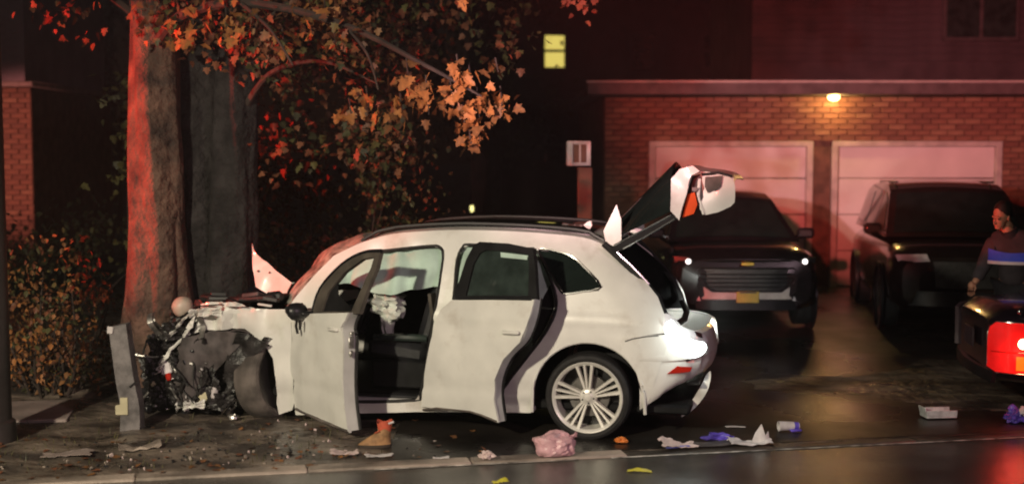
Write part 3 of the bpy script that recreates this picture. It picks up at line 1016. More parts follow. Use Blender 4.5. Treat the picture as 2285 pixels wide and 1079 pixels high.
def wheel(loc, rot, rim=True, tyre_mat='black_rubber'):
    w = empty('wheel', wreck, loc, rot)
    prof = [(0.272, 0.10), (0.285, 0.118), (0.312, 0.128), (0.335, 0.118), (0.347, 0.09), (0.350, 0.0), (0.347, -0.09), (0.335, -0.118), (0.312, -0.128), (0.272, -0.10)]
    wp(MB().lathe(prof, 56), 'tyre', tyre_mat, w)
    tr = MB()
    for g in (-0.055, 0.0, 0.055):
        tr.lathe([(0.3515, g - 0.006), (0.3525, g), (0.3515, g + 0.006)], 56)
    if rim:
        wp(tr, 'tread_groove', 'black_rubber', w)
    if not rim:
        wp(MB().lathe([(0.02, 0.05), (0.27, 0.09), (0.272, 0.1)], 40), 'rim', 'brake_steel', w)
        return w
    wp(MB().lathe([(0.272, 0.100), (0.288, 0.122), (0.283, 0.130), (0.270, 0.124), (0.258, 0.112), (0.250, 0.02), (0.250, -0.10)], 64), 'rim', 'alloy', w)
    wp(MB().lathe([(0.0, 0.02), (0.165, 0.02), (0.170, 0.005), (0.170, -0.02)], 40), 'brake_disc', 'brake_steel', w)
    wp(MB().lathe([(0.0, -0.05), (0.25, -0.05), (0.25, -0.06)], 40), 'wheel_well', 'black_trim', w)
    wp(MB().lathe([(0.0, 0.108), (0.026, 0.106), (0.034, 0.098), (0.060, 0.094), (0.072, 0.080), (0.072, 0.03)], 30), 'hub', 'alloy', w)
    for k in range(5):
        t = 2 * math.pi * k / 5 + rad(12)
        bo_ = MB()
        bo_.lathe([(0.0, 0.103), (0.007, 0.101), (0.008, 0.094)], 8, Matrix.Translation((0.048 * math.cos(t + 0.6), 0, 0.048 * math.sin(t + 0.6))))
        wp(bo_, 'wheel_bolt', 'black_trim', w)
        for da, wi, wo in ((-0.23, 0.011, 0.017), (0.0, 0.009, 0.013), (0.23, 0.011, 0.017)):
            a0, a1 = t + da * 1.25, t + da * 1.02
            r0, r1 = 0.060, 0.266
            d0 = Vector((math.cos(a0), 0, math.sin(a0)))
            d1 = Vector((math.cos(a1), 0, math.sin(a1)))
            p0, p1 = d0 * r0, d1 * r1
            ax = (p1 - p0).normalized()
            sd = Vector((-ax.z, 0, ax.x))
            V = []
            for (p, h, yt, yb) in ((p0, wi, 0.092, 0.03), (p0 * 0.45 + p1 * 0.55, (wi + wo) / 2, 0.104, 0.07), (p1, wo, 0.120, 0.085)):
                V += [p + sd * h + Vector((0, yb, 0)), p - sd * h + Vector((0, yb, 0)), p - sd * h * 0.7 + Vector((0, yt, 0)), p + sd * h * 0.7 + Vector((0, yt, 0))]
            F = [(0, 1, 2, 3), (11, 10, 9, 8)]
            for i in (0, 4):
                for j in range(4):
                    F.append((i + j, i + 4 + j, i + 4 + (j + 1) % 4, i + (j + 1) % 4))
            wp(MB().add(V, F), 'spoke', 'alloy', w)
    return w


wheel((0.0, -0.11, 0.338), (0, 0, 0))
wheel((0.0, -(CW - 0.11), 0.34), (0, 0, math.pi), False)
wheel((2.82, -0.22, 0.345), (rad(8), rad(14), rad(78)), False, 'grey_rubber')
wheel((2.95, -(CW - 0.25), 0.34), (0, 0, rad(200)), False)
wp(MB().tube([(0.0, -0.25, 0.34), (0.0, -CW + 0.25, 0.34)], 0.05, 8), 'rear_axle', 'black_trim')

# ---- cabin
for k, (sv) in enumerate((0.45, 1.36)):
    st = empty('seat', wreck, (1.62, -sv, 0.0))
    wp(MB().box((0.05, 0, 0.62), (0.52, 0.50, 0.17), eul(0, -6, 0), 0.05), 'cushion', 'seat_leather', st)
    wp(MB().box((-0.27, 0, 0.97), (0.16, 0.48, 0.66), eul(0, -16, 0), 0.06), 'backrest', 'seat_leather', st)
    wp(MB().box((-0.40, 0, 1.37), (0.10, 0.26, 0.18), eul(0, -12, 0), 0.04), 'headrest', 'seat_leather', st)
    wp(MB().box((0.0, 0.20, 0.42), (0.55, 0.06, 0.24), None, 0.02), 'seat_base', 'interior_black', st)
wp(MB().tube([(1.40, -0.22, 0.735), (1.62, -0.19, 0.745), (1.86, -0.20, 0.735)], [0.03, 0.034, 0.028], 8), 'seat_bolster', 'tint_glass')
st = empty('rear_seat', wreck, (0.55, -CW / 2, 0))
wp(MB().box((0.1, 0, 0.62), (0.5, 1.35, 0.18), None, 0.05), 'cushion', 'seat_leather', st)
wp(MB().box((-0.2, 0, 0.98), (0.16, 1.35, 0.62), eul(0, -18, 0), 0.05), 'backrest', 'seat_leather', st)
wp(MB().box((2.30, -CW / 2, 0.82), (0.34, 1.5, 0.26), eul(0, 12, 0), 0.06), 'dashboard', 'interior_black')
sw = empty('steering_wheel', wreck, (1.99, -0.46, 0.90), (0, rad(65), 0))
wp(MB().tube([(0.185 * math.cos(t), 0.185 * math.sin(t), 0) for t in [i * math.pi / 12 for i in range(24)]], 0.014, 6, close=True), 'rim', 'interior_black', sw)
wp(MB().box((0, 0, 0), (0.34, 0.05, 0.02), None, 0.006), 'spoke', 'interior_black', sw)
# burst airbag: a puffed crumpled top and a limp neck
ab = MB()
ab.ball((1.80, -0.36, 1.02), (0.135, 0.15, 0.095), 0.55, 5, 4, 2.6)
ab.ball((1.73, -0.33, 0.94), (0.095, 0.10, 0.075), 0.5, 9, 3, 3.0)
ab.ball((1.80, -0.36, 0.84), (0.06, 0.08, 0.15), 0.4, 2, 3, 3.0)
wp(ab, 'steering_airbag', 'airbag_cloth')
# curtain airbags hanging from the roof sides


def curtain(a, b, u0, u1, zt, zb, ph):
    u = u0 + (u1 - u0) * a
    zt_ = zt(u)
    zb_ = zb + 0.035 * math.sin(a * 9 + ph) + 0.02 * nz(a * 7, ph)
    z = zt_ + (zb_ - zt_) * b
    v = vside(u, z) + 0.075 + 0.03 * math.sin(a * 26 + 3 * nz(a * 4, b * 2, ph)) * (0.4 + 0.6 * b) - 0.035 * math.sin(b * math.pi)
    return (u, -v, z)


def ztop(u):
    best = min(RC, key=lambda p: abs(p[0] - u))
    if u > 1.9:
        return 1.535 - (u - 1.9) * 0.62
    return best[1] - 0.03


wp(MB().grid(lambda a, b: curtain(a, b, 1.22, 2.28, ztop, 1.14, 0.4), 50, 14, 0.006), 'curtain_airbag', 'curtain_cloth')
wp(MB().grid(lambda a, b: curtain(a, b, 0.30, 1.12, ztop, 1.05, 2.0), 40, 14, 0.006), 'curtain_airbag', 'curtain_cloth')
wp(MB().panel([(0.33, 1.12), (0.45, 1.09), (0.62, 0.80), (0.52, 0.70), (0.36, 0.92)], lambda u, z: near(u, z, 0.16), (), 0.02, 0.08), 'rear_trim', 'curtain_cloth')

# ---- smashed front end
eb = empty('engine_bay', wreck, (0, 0, 0))
rr = random.Random(5)
wp(MB().box((3.18, -0.95, 0.62), (0.55, 0.75, 0.50), eul(8, 10, 14), 0.06), 'engine_block', 'plastic_scrap', eb)
wp(MB().box((3.22, -0.75, 0.86), (0.42, 0.50, 0.10), eul(-8, 14, 20), 0.03), 'engine_cover', 'plastic_scrap', eb)
wp(MB().box((3.52, -0.95, 0.55), (0.10, 1.15, 0.46), eul(0, 16, 9), 0.02), 'radiator', 'brake_steel', eb)
wp(MB().tube([(3.72, -0.15, 0.50), (3.66, -0.5, 0.56), (3.70, -1.0, 0.52), (3.62, -1.6, 0.50)], 0.05, 8), 'crash_beam', 'steel_scrap', eb)
wp(MB().box((2.95, -0.55, 1.0), (0.5, 0.7, 0.06), eul(5, 6, -8), 0.02), 'cowl', 'plastic_scrap', eb)
wp(MB().box((2.80, -0.30, 1.035), (0.16, 0.2, 0.10), eul(10, 6, 20), 0.03), 'cowl_box', 'plastic_scrap', eb)
# liner of the wheel arch: a dark curved sheet sweeping forward and down


def liner(a, b):
    c = curve([(2.86, 0.70), (3.0, 0.765), (3.22, 0.745), (3.40, 0.72), (3.50, 0.60), (3.55, 0.42), (3.56, 0.26)], 5)
    u, z = c[int(a * (len(c) - 1) + 0.5)]
    return (u - 0.16 * b * (1 if a > 0.4 else 0.3) + 0.02 * nz(a * 6, b * 4), -(0.10 + 0.34 * b + 0.03 * nz(a * 5, b * 5, 4)), z - 0.10 * b * (1 - a) + 0.03 * nz(a * 9, b * 6, 3))


wp(MB().grid(liner, 30, 8, 0.012), 'wheel_arch_liner', 'liner', eb, True, 25)
wp(MB().grid(lambda a, b: (3.36 + 0.24 * a - 0.1 * b + 0.03 * nz(a * 4, b * 4), -(0.04 + 0.05 * nz(a * 5, b * 5, 2) + 0.05 * b), 0.74 - 0.36 * b - 0.14 * a), 10, 10, 0.01), 'liner_flap', 'liner', eb, True, 25)
wp(MB().box((2.99, -0.30, 0.60), (0.07, 0.09, 0.46), eul(6, -14, 0), 0.02), 'suspension_strut', 'brake_steel', eb)
wp(MB().tube([(2.98, -0.32, 0.46), (3.0, -0.32, 0.60), (2.99, -0.32, 0.72)], 0.045, 10), 'strut_spring', 'tint_glass', eb)
wp(MB().tube([(3.47, -0.03, 0.74), (3.58, -0.04, 0.66), (3.70, -0.06, 0.55), (3.78, -0.08, 0.40)], [0.012, 0.014, 0.010, 0.008], 6), 'fender_edge', 'white_paint', eb)
wp(MB().tube([(3.64, -0.02, 0.545), (3.80, 0.0, 0.525), (3.94, 0.02, 0.54)], 0.010, 6), 'bent_rod', 'steel_scrap', eb)
wp(MB().ball((3.95, 0.02, 0.545), 0.022, 0.2, 1, 1), 'rod_end', 'steel_scrap', eb)
hl = [((3.70, -0.02, 0.44), (0.10, 0.05, 0.13), 'head_lens'), ((3.66, 0.0, 0.36), (0.05, 0.04, 0.07), 'red_lens'), ((3.79, 0.0, 0.30), (0.08, 0.05, 0.05), 'tag_cream'), ((3.62, -0.03, 0.44), (0.04, 0.03, 0.12), 'steel_scrap')]
for c_, s_, m_ in hl:
    wp(MB().box(c_, s_, eul(rr.uniform(-30, 30), rr.uniform(-40, 40), rr.uniform(-30, 30)), 0.012), 'headlamp_piece', m_, eb)
for k in range(46):
    u = rr.uniform(3.40, 3.95)
    z = rr.uniform(0.06, 0.52) if u > 3.3 else rr.uniform(0.25, 0.6)
    z *= (1.25 - 0.5 * (u - 3.3))
    v = rr.uniform(-0.02, 0.45)
    s_ = (rr.uniform(0.03, 0.15), rr.uniform(0.02, 0.08), rr.uniform(0.015, 0.09))
    m_ = rr.choice(['plastic_scrap'] * 7 + ['liner'] * 3 + ['black_trim'] * 2 + ['steel_scrap', 'brake_steel'])
    mb = MB()
    mb.box((u, -v, z), s_, eul(rr.uniform(-70, 70), rr.uniform(-70, 70), rr.uniform(-90, 90)), 0.01)
    wp(mb, 'broken_piece', m_, eb)
for k in range(22):
    u = rr.uniform(3.35, 3.92)
    z = rr.uniform(0.10, 0.78) * (1.2 - 0.5 * (u - 3.3))
    v = rr.uniform(-0.03, 0.15)
    p = Vector((u, -v, z))
    pts = [p]
    d = Vector((rr.uniform(-1, 1), rr.uniform(-0.3, 0.3), rr.uniform(-1, 0.6))).normalized()
    for i in range(6):
        d = (d + Vector((rr.uniform(-.6, .6), rr.uniform(-.3, .3), rr.uniform(-.7, .4)))).normalized()
        p = p + d * 0.045
        if p.z < 0.03:
            p.z = 0.03
        pts.append(p.copy())
    m_ = rr.choice(['black_rubber', 'black_rubber', 'plastic_scrap', 'steel_scrap'])
    wp(MB().tube(curve([tuple(x) for x in pts], 3), rr.uniform(0.004, 0.012), 5), 'wire', m_, eb)
for k in range(26):
    u = rr.uniform(3.30, 3.95)
    z = rr.uniform(0.05, 0.5)
    wp(MB().box((u, rr.uniform(-0.08, 0.05), z), (rr.uniform(0.02, 0.055), 0.006, rr.uniform(0.006, 0.022)), eul(rr.uniform(-60, 60), rr.uniform(-80, 80), rr.uniform(-60, 60)), 0.002),
       'metal_sliver', rr.choice(['steel_scrap', 'chrome', 'paper_white']), eb)
# coolant bottle with a red cap, torn loose
wp(MB().box((3.36, -0.06, 0.20), (0.11, 0.09, 0.13), eul(4, 10, 20), 0.025), 'coolant_bottle', 'reservoir', eb)
wp(MB().box((3.46, -0.05, 0.235), (0.09, 0.07, 0.06), eul(20, 15, 10), 0.02), 'bottle_cap', 'red_cap', eb)
wp(MB().box((3.26, -0.05, 0.23), (0.06, 0.05, 0.12), eul(0, -10, 10), 0.02), 'pump_body', 'sign_white', eb)
wp(MB().tube([(3.54, -0.03, 0.24), (3.52, -0.03, 0.10), (3.50, -0.04, 0.05)], 0.012, 6), 'bracket', 'grey_wood', eb)
wp(MB().tube([(3.18, -0.02, 0.06), (3.08, 0.0, 0.16), (3.02, 0.0, 0.20), (3.05, 0.0, 0.12), (3.12, 0.0, 0.06)], 0.010, 6), 'bent_pipe', 'chrome', eb)
wp(MB().ball((3.05, 0.03, 0.045), (0.05, 0.03, 0.03), 0.4, 6, 2), 'bearing_piece', 'steel_scrap', eb)
wp(MB().box((3.60, -0.35, 0.12), (0.55, 0.5, 0.10), eul(6, 4, 10), 0.02), 'undertray', 'liner', eb)
wp(MB().box((3.28, -0.04, 0.985), (0.3, 0.02, 0.012), eul(0, 6, 0), 0.004), 'hood_strip', 'chrome', eb)
wp(MB().box((2.78, -0.05, 1.0), (0.13, 0.03, 0.02), eul(0, -6, 0), 0.006), 'hood_strip', 'white_paint', eb)
for k in range(9):
    u = 2.75 + k * 0.08
    wp(MB().box((u, -rr.uniform(0.05, 0.35), 1.02 + rr.uniform(-0.01, 0.04)), (rr.uniform(0.08, 0.2), rr.uniform(0.03, 0.1), rr.uniform(0.01, 0.04)),
                eul(rr.uniform(-20, 20), rr.uniform(-14, 14), rr.uniform(-30, 30)), 0.006), 'broken_piece', rr.choice(['plastic_scrap', 'black_trim', 'liner']), eb)

# the folded black mass of bumper skin, brackets and ducts pressed against the trunk
for k, (u, v, z, a, b, c_, m_) in enumerate([(3.55, 0.30, 0.72, 0.20, 0.16, 0.16, 'crushed_black'), (3.72, 0.35, 0.55, 0.17, 0.16, 0.22, 'crushed_black'), (3.62, 0.22, 0.34, 0.22, 0.14, 0.16, 'crushed_black'),
        (3.42, 0.26, 0.46, 0.20, 0.14, 0.22, 'liner'), (3.80, 0.25, 0.32, 0.13, 0.14, 0.22, 'crushed_black'), (3.48, 0.22, 0.16, 0.26, 0.14, 0.10, 'crushed_black'), (3.25, 0.28, 0.60, 0.16, 0.12, 0.20, 'crushed_black'),
        (3.74, 0.22, 0.14, 0.20, 0.14, 0.09, 'liner'), (3.20, 0.26, 0.30, 0.20, 0.13, 0.20, 'crushed_black'), (3.55, 0.60, 0.80, 0.22, 0.25, 0.14, 'crushed_black'), (3.86, 0.12, 0.12, 0.12, 0.10, 0.08, 'crushed_black'), (3.70, 0.42, 0.80, 0.12, 0.12, 0.12, 'crushed_black')]):
    mb = MB()
    bm = bmesh.new()
    bmesh.ops.create_icosphere(bm, subdivisions=4, radius=1.0)
    V = []
    for q_ in bm.verts:
        n1 = nz(q_.co.x * 1.8 + k * 7, q_.co.y * 1.8, q_.co.z * 1.8)
        n2 = abs(nz(q_.co.x * 4.5 + k * 3, q_.co.y * 4.5, q_.co.z * 4.5))
        f_ = 1 + 0.7 * n1 - 0.8 * n2
        V.append((u + q_.co.x * a * f_, -(v + q_.co.y * b * f_), max(0.02, z + q_.co.z * c_ * f_)))
    bm.verts.index_update()
    mb.add(V, [tuple(x.index for x in f.verts) for f in bm.faces])
    bm.free()
    wp(mb, 'crushed_panel', m_, eb, True, 18)
for k in range(16):
    u0 = rr.uniform(3.35, 3.85)
    z0 = rr.uniform(0.15, 0.85)
    L = rr.uniform(0.12, 0.3)
    ang_ = rr.uniform(-1.2, 1.6)
    cs, sn = math.cos(ang_), math.sin(ang_)
    w_ = rr.uniform(0.02, 0.05)
    ph = rr.uniform(0, 6)
    v0 = rr.uniform(-0.02, 0.10)
    wp(MB().grid(lambda a, b: (u0 + (a - .5) * L * cs - (b - .5) * w_ * sn, -(v0 + 0.04 * math.sin(a * 6 + ph) + 0.02 * b), max(0.03, z0 + (a - .5) * L * sn + (b - .5) * w_ * cs)), 10, 3, 0.004),
       'torn_strip', rr.choice(['crushed_black', 'crushed_black', 'liner', 'steel_scrap']), eb, True, 20)
# seams and handles
wp(MB().tube([near(u, z, -0.003) for u, z in ((-0.30, 0.800), (-0.36, 0.822), (-0.46, 0.842), (-0.56, 0.850))], 0.005, 5), 'panel_gap', 'black_trim')
wp(MB().tube([near(u, z, -0.004) for u, z in ((-0.445, 0.26), (-0.435, 0.38), (-0.40, 0.50))], 0.004, 5), 'panel_gap', 'black_trim')
wp(MB().box((-0.90, 0.045, 0.90), (0.17, 0.03, 0.03), eul(0, 3, 0), 0.01), 'door_handle', 'white_paint', rd)
wp(MB().box((-0.68, 0.030, 0.88), (0.15, 0.03, 0.028), eul(0, 3, 0), 0.01), 'door_handle', 'white_paint', fd)

LN = T['liner_out']
wp(MB().panel(LN, lambda u, z: (u, -(0.02 + 0.05 * nz(u * 6, z * 6, 3) + 0.06 * max(0, 0.6 - z) + 0.03 * math.sin(u * 14)), z), (), 0.014, 0.04), 'torn_liner', 'liner', eb, True, 22)
for (pts, m_) in (([(3.40, 0.90), (3.46, 0.83), (3.53, 0.72), (3.50, 0.71), (3.42, 0.80)], 'white_paint'), ([(3.60, 0.64), (3.66, 0.60), (3.70, 0.50), (3.65, 0.53)], 'white_paint'),
                  ([(2.92, 0.99), (3.02, 1.03), (3.16, 1.01), (3.12, 0.985)], 'white_paint'), ([(2.70, 0.72), (2.78, 0.66), (2.80, 0.70), (2.76, 0.74)], 'crushed_black')):
    wp(MB().panel(pts, lambda u, z: (u, -(0.0 + 0.05 * nz(u * 20, z * 20)), z), (), 0.006, 0.03), 'torn_shred', m_, eb, True, 20)
wp(MB().panel([(-0.835, 0.868), (-0.875, 0.845), (-0.885, 0.80), (-0.85, 0.825)], lambda u, z: near(u, z, -0.030), (), -0.012, 0.04), 'dark_insert', 'black_trim', tl)
for k in range(5):
    wp(MB().tube([near(-0.60 - 0.05 * k, 0.97 - 0.035 * k, -0.03), near(-0.63 - 0.045 * k, 0.86 - 0.02 * k, -0.032)], 0.004, 5), 'lens_rib', 'head_lens', tl)

for k, (u, v, z, a, b, c_) in enumerate([(3.62, 0.08, 0.74, 0.15, 0.10, 0.12), (3.78, 0.08, 0.60, 0.12, 0.10, 0.14), (3.50, 0.12, 0.86, 0.13, 0.12, 0.07), (3.84, 0.05, 0.40, 0.10, 0.08, 0.15), (3.70, 0.02, 0.22, 0.16, 0.08, 0.12), (3.34, 0.04, 0.34, 0.12, 0.07, 0.14), (3.22, 0.06, 0.16, 0.16, 0.08, 0.08)]):
    bm = bmesh.new()
    bmesh.ops.create_icosphere(bm, subdivisions=4, radius=1.0)
    V = []
    for q_ in bm.verts:
        n1 = nz(q_.co.x * 1.6 + k * 5, q_.co.y * 1.6, q_.co.z * 1.6 + 2)
        n2 = abs(nz(q_.co.x * 3.6 + k * 4, q_.co.y * 3.6, q_.co.z * 3.6))
        f_ = 1 + 0.8 * n1 - 1.1 * n2
        V.append((u + q_.co.x * a * f_, -(v + q_.co.y * b * f_), max(0.02, z + q_.co.z * c_ * f_)))
    bm.verts.index_update()
    wp(MB().add(V, [tuple(x.index for x in f.verts) for f in bm.faces]), 'crushed_panel', 'crushed_black', eb, True, 16)
    bm.free()
for (u0, z0, L, w_, an_, v0) in [(3.56, 0.80, 0.22, 0.10, 0.9, 0.0), (3.30, 0.93, 0.30, 0.07, 0.1, 0.0), (3.72, 0.46, 0.14, 0.05, 1.2, -0.02), (3.44, 0.13, 0.26, 0.06, 0.1, -0.03)]:
    cs, sn = math.cos(an_), math.sin(an_)
    wp(MB().grid(lambda a, b: (u0 + (a - .5) * L * cs - (b - .5) * w_ * sn * (1 + 0.8 * nz(a * 5, u0)), -(v0 + 0.05 * nz(a * 7, b * 5, u0) + 0.02 * math.sin(a * 17)), max(0.03, z0 - (a - .5) * L * sn + (b - .5) * w_ * cs * (1 + 0.8 * nz(a * 5, z0)))), 22, 8, 0.004),
       'crumpled_sheet', 'white_paint', eb, True, 16)
wp(MB().panel(T['wheel_flap'], lambda u, z: (u, 0.03 - 0.05 * nz(u * 7, z * 7), z), (), 0.012, 0.03), 'torn_liner', 'crushed_black', eb, True, 18)


# ------------------------------------------------------------------ garage with two doors
gar = thing('garage', 'low flat-roofed brick garage with two white doors behind the parked cars', 'garage', (5.153, 20.5, 0.13))
gar.scale = (1.12, 1.12, 1.12)
# local frame: x from -3.3 to 4.6, y 0 = wall face, z 0 = door sill


def bricks(parent, areas, y, bw, bh, seed, limit=300, rest=None):
    r = random.Random(seed)
    cand = []
    for (x0, x1, z0, z1) in areas:
        nrow = int((z1 - z0) / bh + 0.01)
        for j in range(nrow):
            z = z0 + j * bh
            x = x0 - (bw / 2 if j % 2 else 0)
            while x < x1 - 0.01:
                a, b = max(x, x0), min(x + bw, x1)
                if b - a > 0.03:
                    cand.append((a, b, z))
                x += bw
    meshes = {}
    stuff = MB()
    cand.sort(key=lambda c: -c[2] - 0.5 * (c[1] - c[0]))
    for i, (a, b, z) in enumerate(cand):
        w = round(b - a - 0.012, 3)
        m_ = r.choice(['brick_red'] * 4 + ['brick_dark'] * 2 + ['brick_tan'])
        pr = r.uniform(-0.004, 0.004)
        if i < limit:
            key = (w, m_)
            if key not in meshes:
                ob = MB().box((0, 0, 0), (w, 0.05, bh - 0.012), None, 0.005).build('brick', m_, parent, False)
                meshes[key] = ob.data
            else:
                ob = inst('brick', meshes[key], parent)
            ob.location = ((a + b) / 2, y - 0.012 + pr, z + bh / 2)
        else:
            stuff.box(((a + b) / 2, y - 0.012 + pr, z + bh / 2), (w, 0.05, bh - 0.012))
    if stuff.v:
        stuff.build('brickwork', 'brick_red', parent, False)['kind'] = 'stuff'


GX = lambda x: x - 4.6
wall = MB()
wall.box((GX(1.655), 0.15, 1.2), (0.65, 0.30, 3.2))
wall.box((GX(7.8), 0.15, 1.2), (1.52, 0.30, 3.2))
wall.box((GX(4.465), 0.15, 1.05), (0.25, 0.28, 2.1))
wall.box((GX(4.51), 0.15, 2.42), (5.06, 0.30, 0.64))
wall.box((GX(1.35), 3.2, 1.2), (0.05, 6.0, 3.2))
wall.box((GX(4.6), 6.2, 1.2), (6.6, 0.1, 3.2))
gw = wall.build('wall', 'mortar', gar, False)
bricks(gw, [(GX(1.33), GX(8.3), 2.105, 2.745), (GX(1.33), GX(1.975), 0.5, 2.105), (GX(7.05), GX(7.75), 1.06, 2.105)], 0.0, 0.24, 0.08, 3)
rf2 = MB()
rf2.box((GX(4.9), 2.9, 2.84), (7.6, 6.9, 0.17), None, 0.01)
rfo = rf2.build('roof', 'roof_felt', gar, False)
MB().box((GX(4.9), -0.57, 2.845), (7.7, 0.03, 0.19), None, 0.006).build('fascia_board', 'fascia', rfo, False)
MB().box((GX(4.9), -0.605, 2.92), (7.74, 0.05, 0.035), None, 0.006).build('roof_edge', 'door_trim', rfo, False)
MB().box((GX(4.9), -0.28, 2.752), (7.6, 0.55, 0.012)).build('soffit', 'fascia', rfo, False)
for (x0, x1) in ((1.98, 4.32), (4.61, 7.04)):
    gd = empty('garage_door', gar, (GX((x0 + x1) / 2), 0.06, 0))
    w = x1 - x0
    for k in range(4):
        sec = MB().box((0, 0, 0.262 + k * 0.523), (w - 0.16, 0.045, 0.513), None, 0.008).build('door_panel', 'door_white', gd)
    fr = MB()
    fr.box((-w / 2 + 0.035, -0.05, 1.05), (0.09, 0.10, 2.1), None, 0.008).box((w / 2 - 0.035, -0.05, 1.05), (0.09, 0.10, 2.1), None, 0.008)
    fr.box((0, -0.051, 2.065), (w + 0.02, 0.10, 0.08), None, 0.008)
    fr.build('door_frame', 'door_trim', gd)
    MB().box((0, -0.04, 0.62), (0.14, 0.03, 0.03), None, 0.008).build('handle', 'black_trim', gd)
    MB().box((0, -0.03, 0.012), (w - 0.16, 0.02, 0.02)).build('bottom_seal', 'black_rubber', gd)

# lamp above the doors
gl = thing('wall_lamp', 'lit yellow lamp on the garage wall above the doors', 'lamp', (5.12, 20.45, 3.18))
gl.scale = (1.12, 1.12, 1.12)
MB().box((0, 0.0, 0.06), (0.10, 0.10, 0.05), None, 0.01).build('bracket', 'black_trim', gl)
MB().tube([(0, -0.03, 0.05), (0, -0.09, 0.06), (0, -0.12, 0.04)], 0.015, 6).build('arm', 'black_trim', gl)
MB().lathe([(0.02, 0.05), (0.10, 0.02), (0.135, -0.01)], 20, Matrix.Translation((0, -0.13, 0.04)) @ Matrix.Rotation(rad(90), 4, 'X')).build('shade', 'black_trim', gl)
MB().ball((0, -0.14, 0.0), (0.085, 0.06, 0.055), 0, 0, 2).build('bulb', 'lamp_glow', gl)
k_ = lamp('wall_lamp_light', 'POINT', (0, -0.26, -0.08), 26, (1.0, 0.62, 0.18), None, 0.06)
k_.parent = gl

# ------------------------------------------------------------------ building behind the garage
apb = thing('apartment_house', 'dim purple-red sided house rising behind the garage roof', 'house', (8.6, 28.2, 0.1))
ab_ = MB()
ab_.box((0, 3.0, 5.0), (6.6, 6.0, 10.0))
aw = ab_.build('wall', 'siding', apb, False)
bd = None
for k in range(22):
    z = 4.3 + k * 0.17
    ob = MB().box((0, 0, 0), (6.62, 0.03, 0.166), eul(-6, 0, 0)).build('siding_board', 'siding', aw, False) if bd is None else inst('siding_board', bd, aw)
    bd = ob.data
    ob.location = (0, -0.02, z)
    ob.rotation_euler = (0, 0, 0)
for (xx, zz) in ((1.7, 5.3),):
    wf = MB().box((xx, -0.06, zz), (1.7, 0.08, 1.3), None, 0.02).build('window_frame', 'fascia', apb)
    for s_ in (-1, 1):
        MB().box((xx + s_ * 0.40, -0.105, zz), (0.72, 0.02, 1.12), None, 0.006).build('pane', 'tint_glass', wf)
MB().box((0, -0.25, 9.9), (7.0, 0.6, 0.3), None, 0.02).build('eaves', 'fascia', apb)

# ------------------------------------------------------------------ far dark house with a lit window
fh = thing('far_house', 'dark far house with one lit yellow sash window', 'house', (3.2, 40.0, 0.36))
MB().box((0, 3, 4.5), (9.0, 6.0, 9.0)).build('wall', 'dark_wall', fh, False)
rfm = MB()
rfm.add([(-4.9, -0.5, 8.9), (4.9, -0.5, 8.9), (4.9, 3, 12), (-4.9, 3, 12), (-4.9, 6.5, 8.9), (4.9, 6.5, 8.9)], [(0, 1, 2, 3), (3, 2, 5, 4), (0, 3, 4), (1, 5, 2), (0, 4, 5, 1)])
rfm.build('roof', 'roof_felt', fh, False)
for (xx, zz, lit) in ((-1.87, 5.13, True), (0.9, 5.13, False), (3.1, 5.13, False), (-1.87, 2.2, False), (0.9, 2.2, False)):
    wf = MB().box((xx, -0.03, zz), (0.78, 0.08, 1.16), None, 0.02).build('window', 'frame_dark', fh)
    for k, dz in enumerate((0.265, -0.265)):
        MB().box((xx, -0.078, zz + dz), (0.60, 0.02, 0.43 if k == 0 else 0.46), eul(0, 1.2 if k == 0 else 0, 0), 0.004).build('pane', 'lit_window' if lit else 'dark_glass', wf)
    if lit:
        MB().tube([(xx - 0.28, -0.095, zz + 0.16), (xx - 0.12, -0.095, zz + 0.42)], 0.008, 4).build('twig_shadow_bar', 'frame_dark', wf)  # slanted bar put in as a twig's shadow across the lit pane

pl = thing('porch_lamp', 'tiny yellow far lamp glimmering just above the car roof', 'lamp', (-0.99, 31.3, 0.36))
MB().tube([(0, 0, 0), (0, 0, 0.45)], 0.03, 6).build('post', 'black_trim', pl)
MB().box((0, 0, 0.52), (0.07, 0.07, 0.16), None, 0.02).build('lantern', 'far_glow', pl)
pl.location.z = 0.42

# ------------------------------------------------------------------ brick house at the far left
bh = thing('brick_house', 'corner of a brick house with pale purple siding behind the left pole', 'house', (-7.5, 20.0, 0.36))
MB().box((-1.55, 2.0, 1.48), (3.0, 3.9, 2.96)).build('wall', 'mortar', bh, False)
bricks(bh.children[0], [(-0.74, -0.05, 0.0, 2.96)], 0.05, 0.24, 0.08, 8)
MB().box((-1.55, 1.95, 3.01), (3.14, 4.1, 0.09), None, 0.015).build('stone_ledge', 'stone_ledge', bh)
upw = MB().box((-1.62, 2.0, 5.2), (2.95, 3.9, 4.3)).build('upper_wall', 'siding_pale', bh, False)
bd = None
for k in range(20):
    ob = MB().box((0, 0, 0), (2.96, 0.03, 0.136)).build('siding_board', 'siding_pale', upw, False) if bd is None else inst('siding_board', bd, upw)
    bd = ob.data
    ob.location = (-1.62, 0.04, 3.13 + k * 0.14)

# ------------------------------------------------------------------ pole at the left edge, leaning guard post, meter box
up = thing('street_pole', 'dark round street pole at the left edge beside the shrub', 'pole', (-4.11, 9.95, 0.0))
MB().tube([(0, 0, -0.1), (0, 0, 0.5), (0.0, 0, 4.0), (0, 0, 8.0)], [0.135, 0.13, 0.12, 0.10], 20).build('shaft', 'pole_paint', up)
MB().tube([(0, 0, -0.02), (0, 0, 0.16), (0, 0, 0.18)], [0.17, 0.16, 0.135], 20).build('base_collar', 'pole_paint', up)
MB().tube([(0, 0, 7.6), (-0.9, -0.6, 8.0), (-1.6, -1.0, 8.0)], 0.05, 8).build('bracket_arm', 'pole_paint', up)

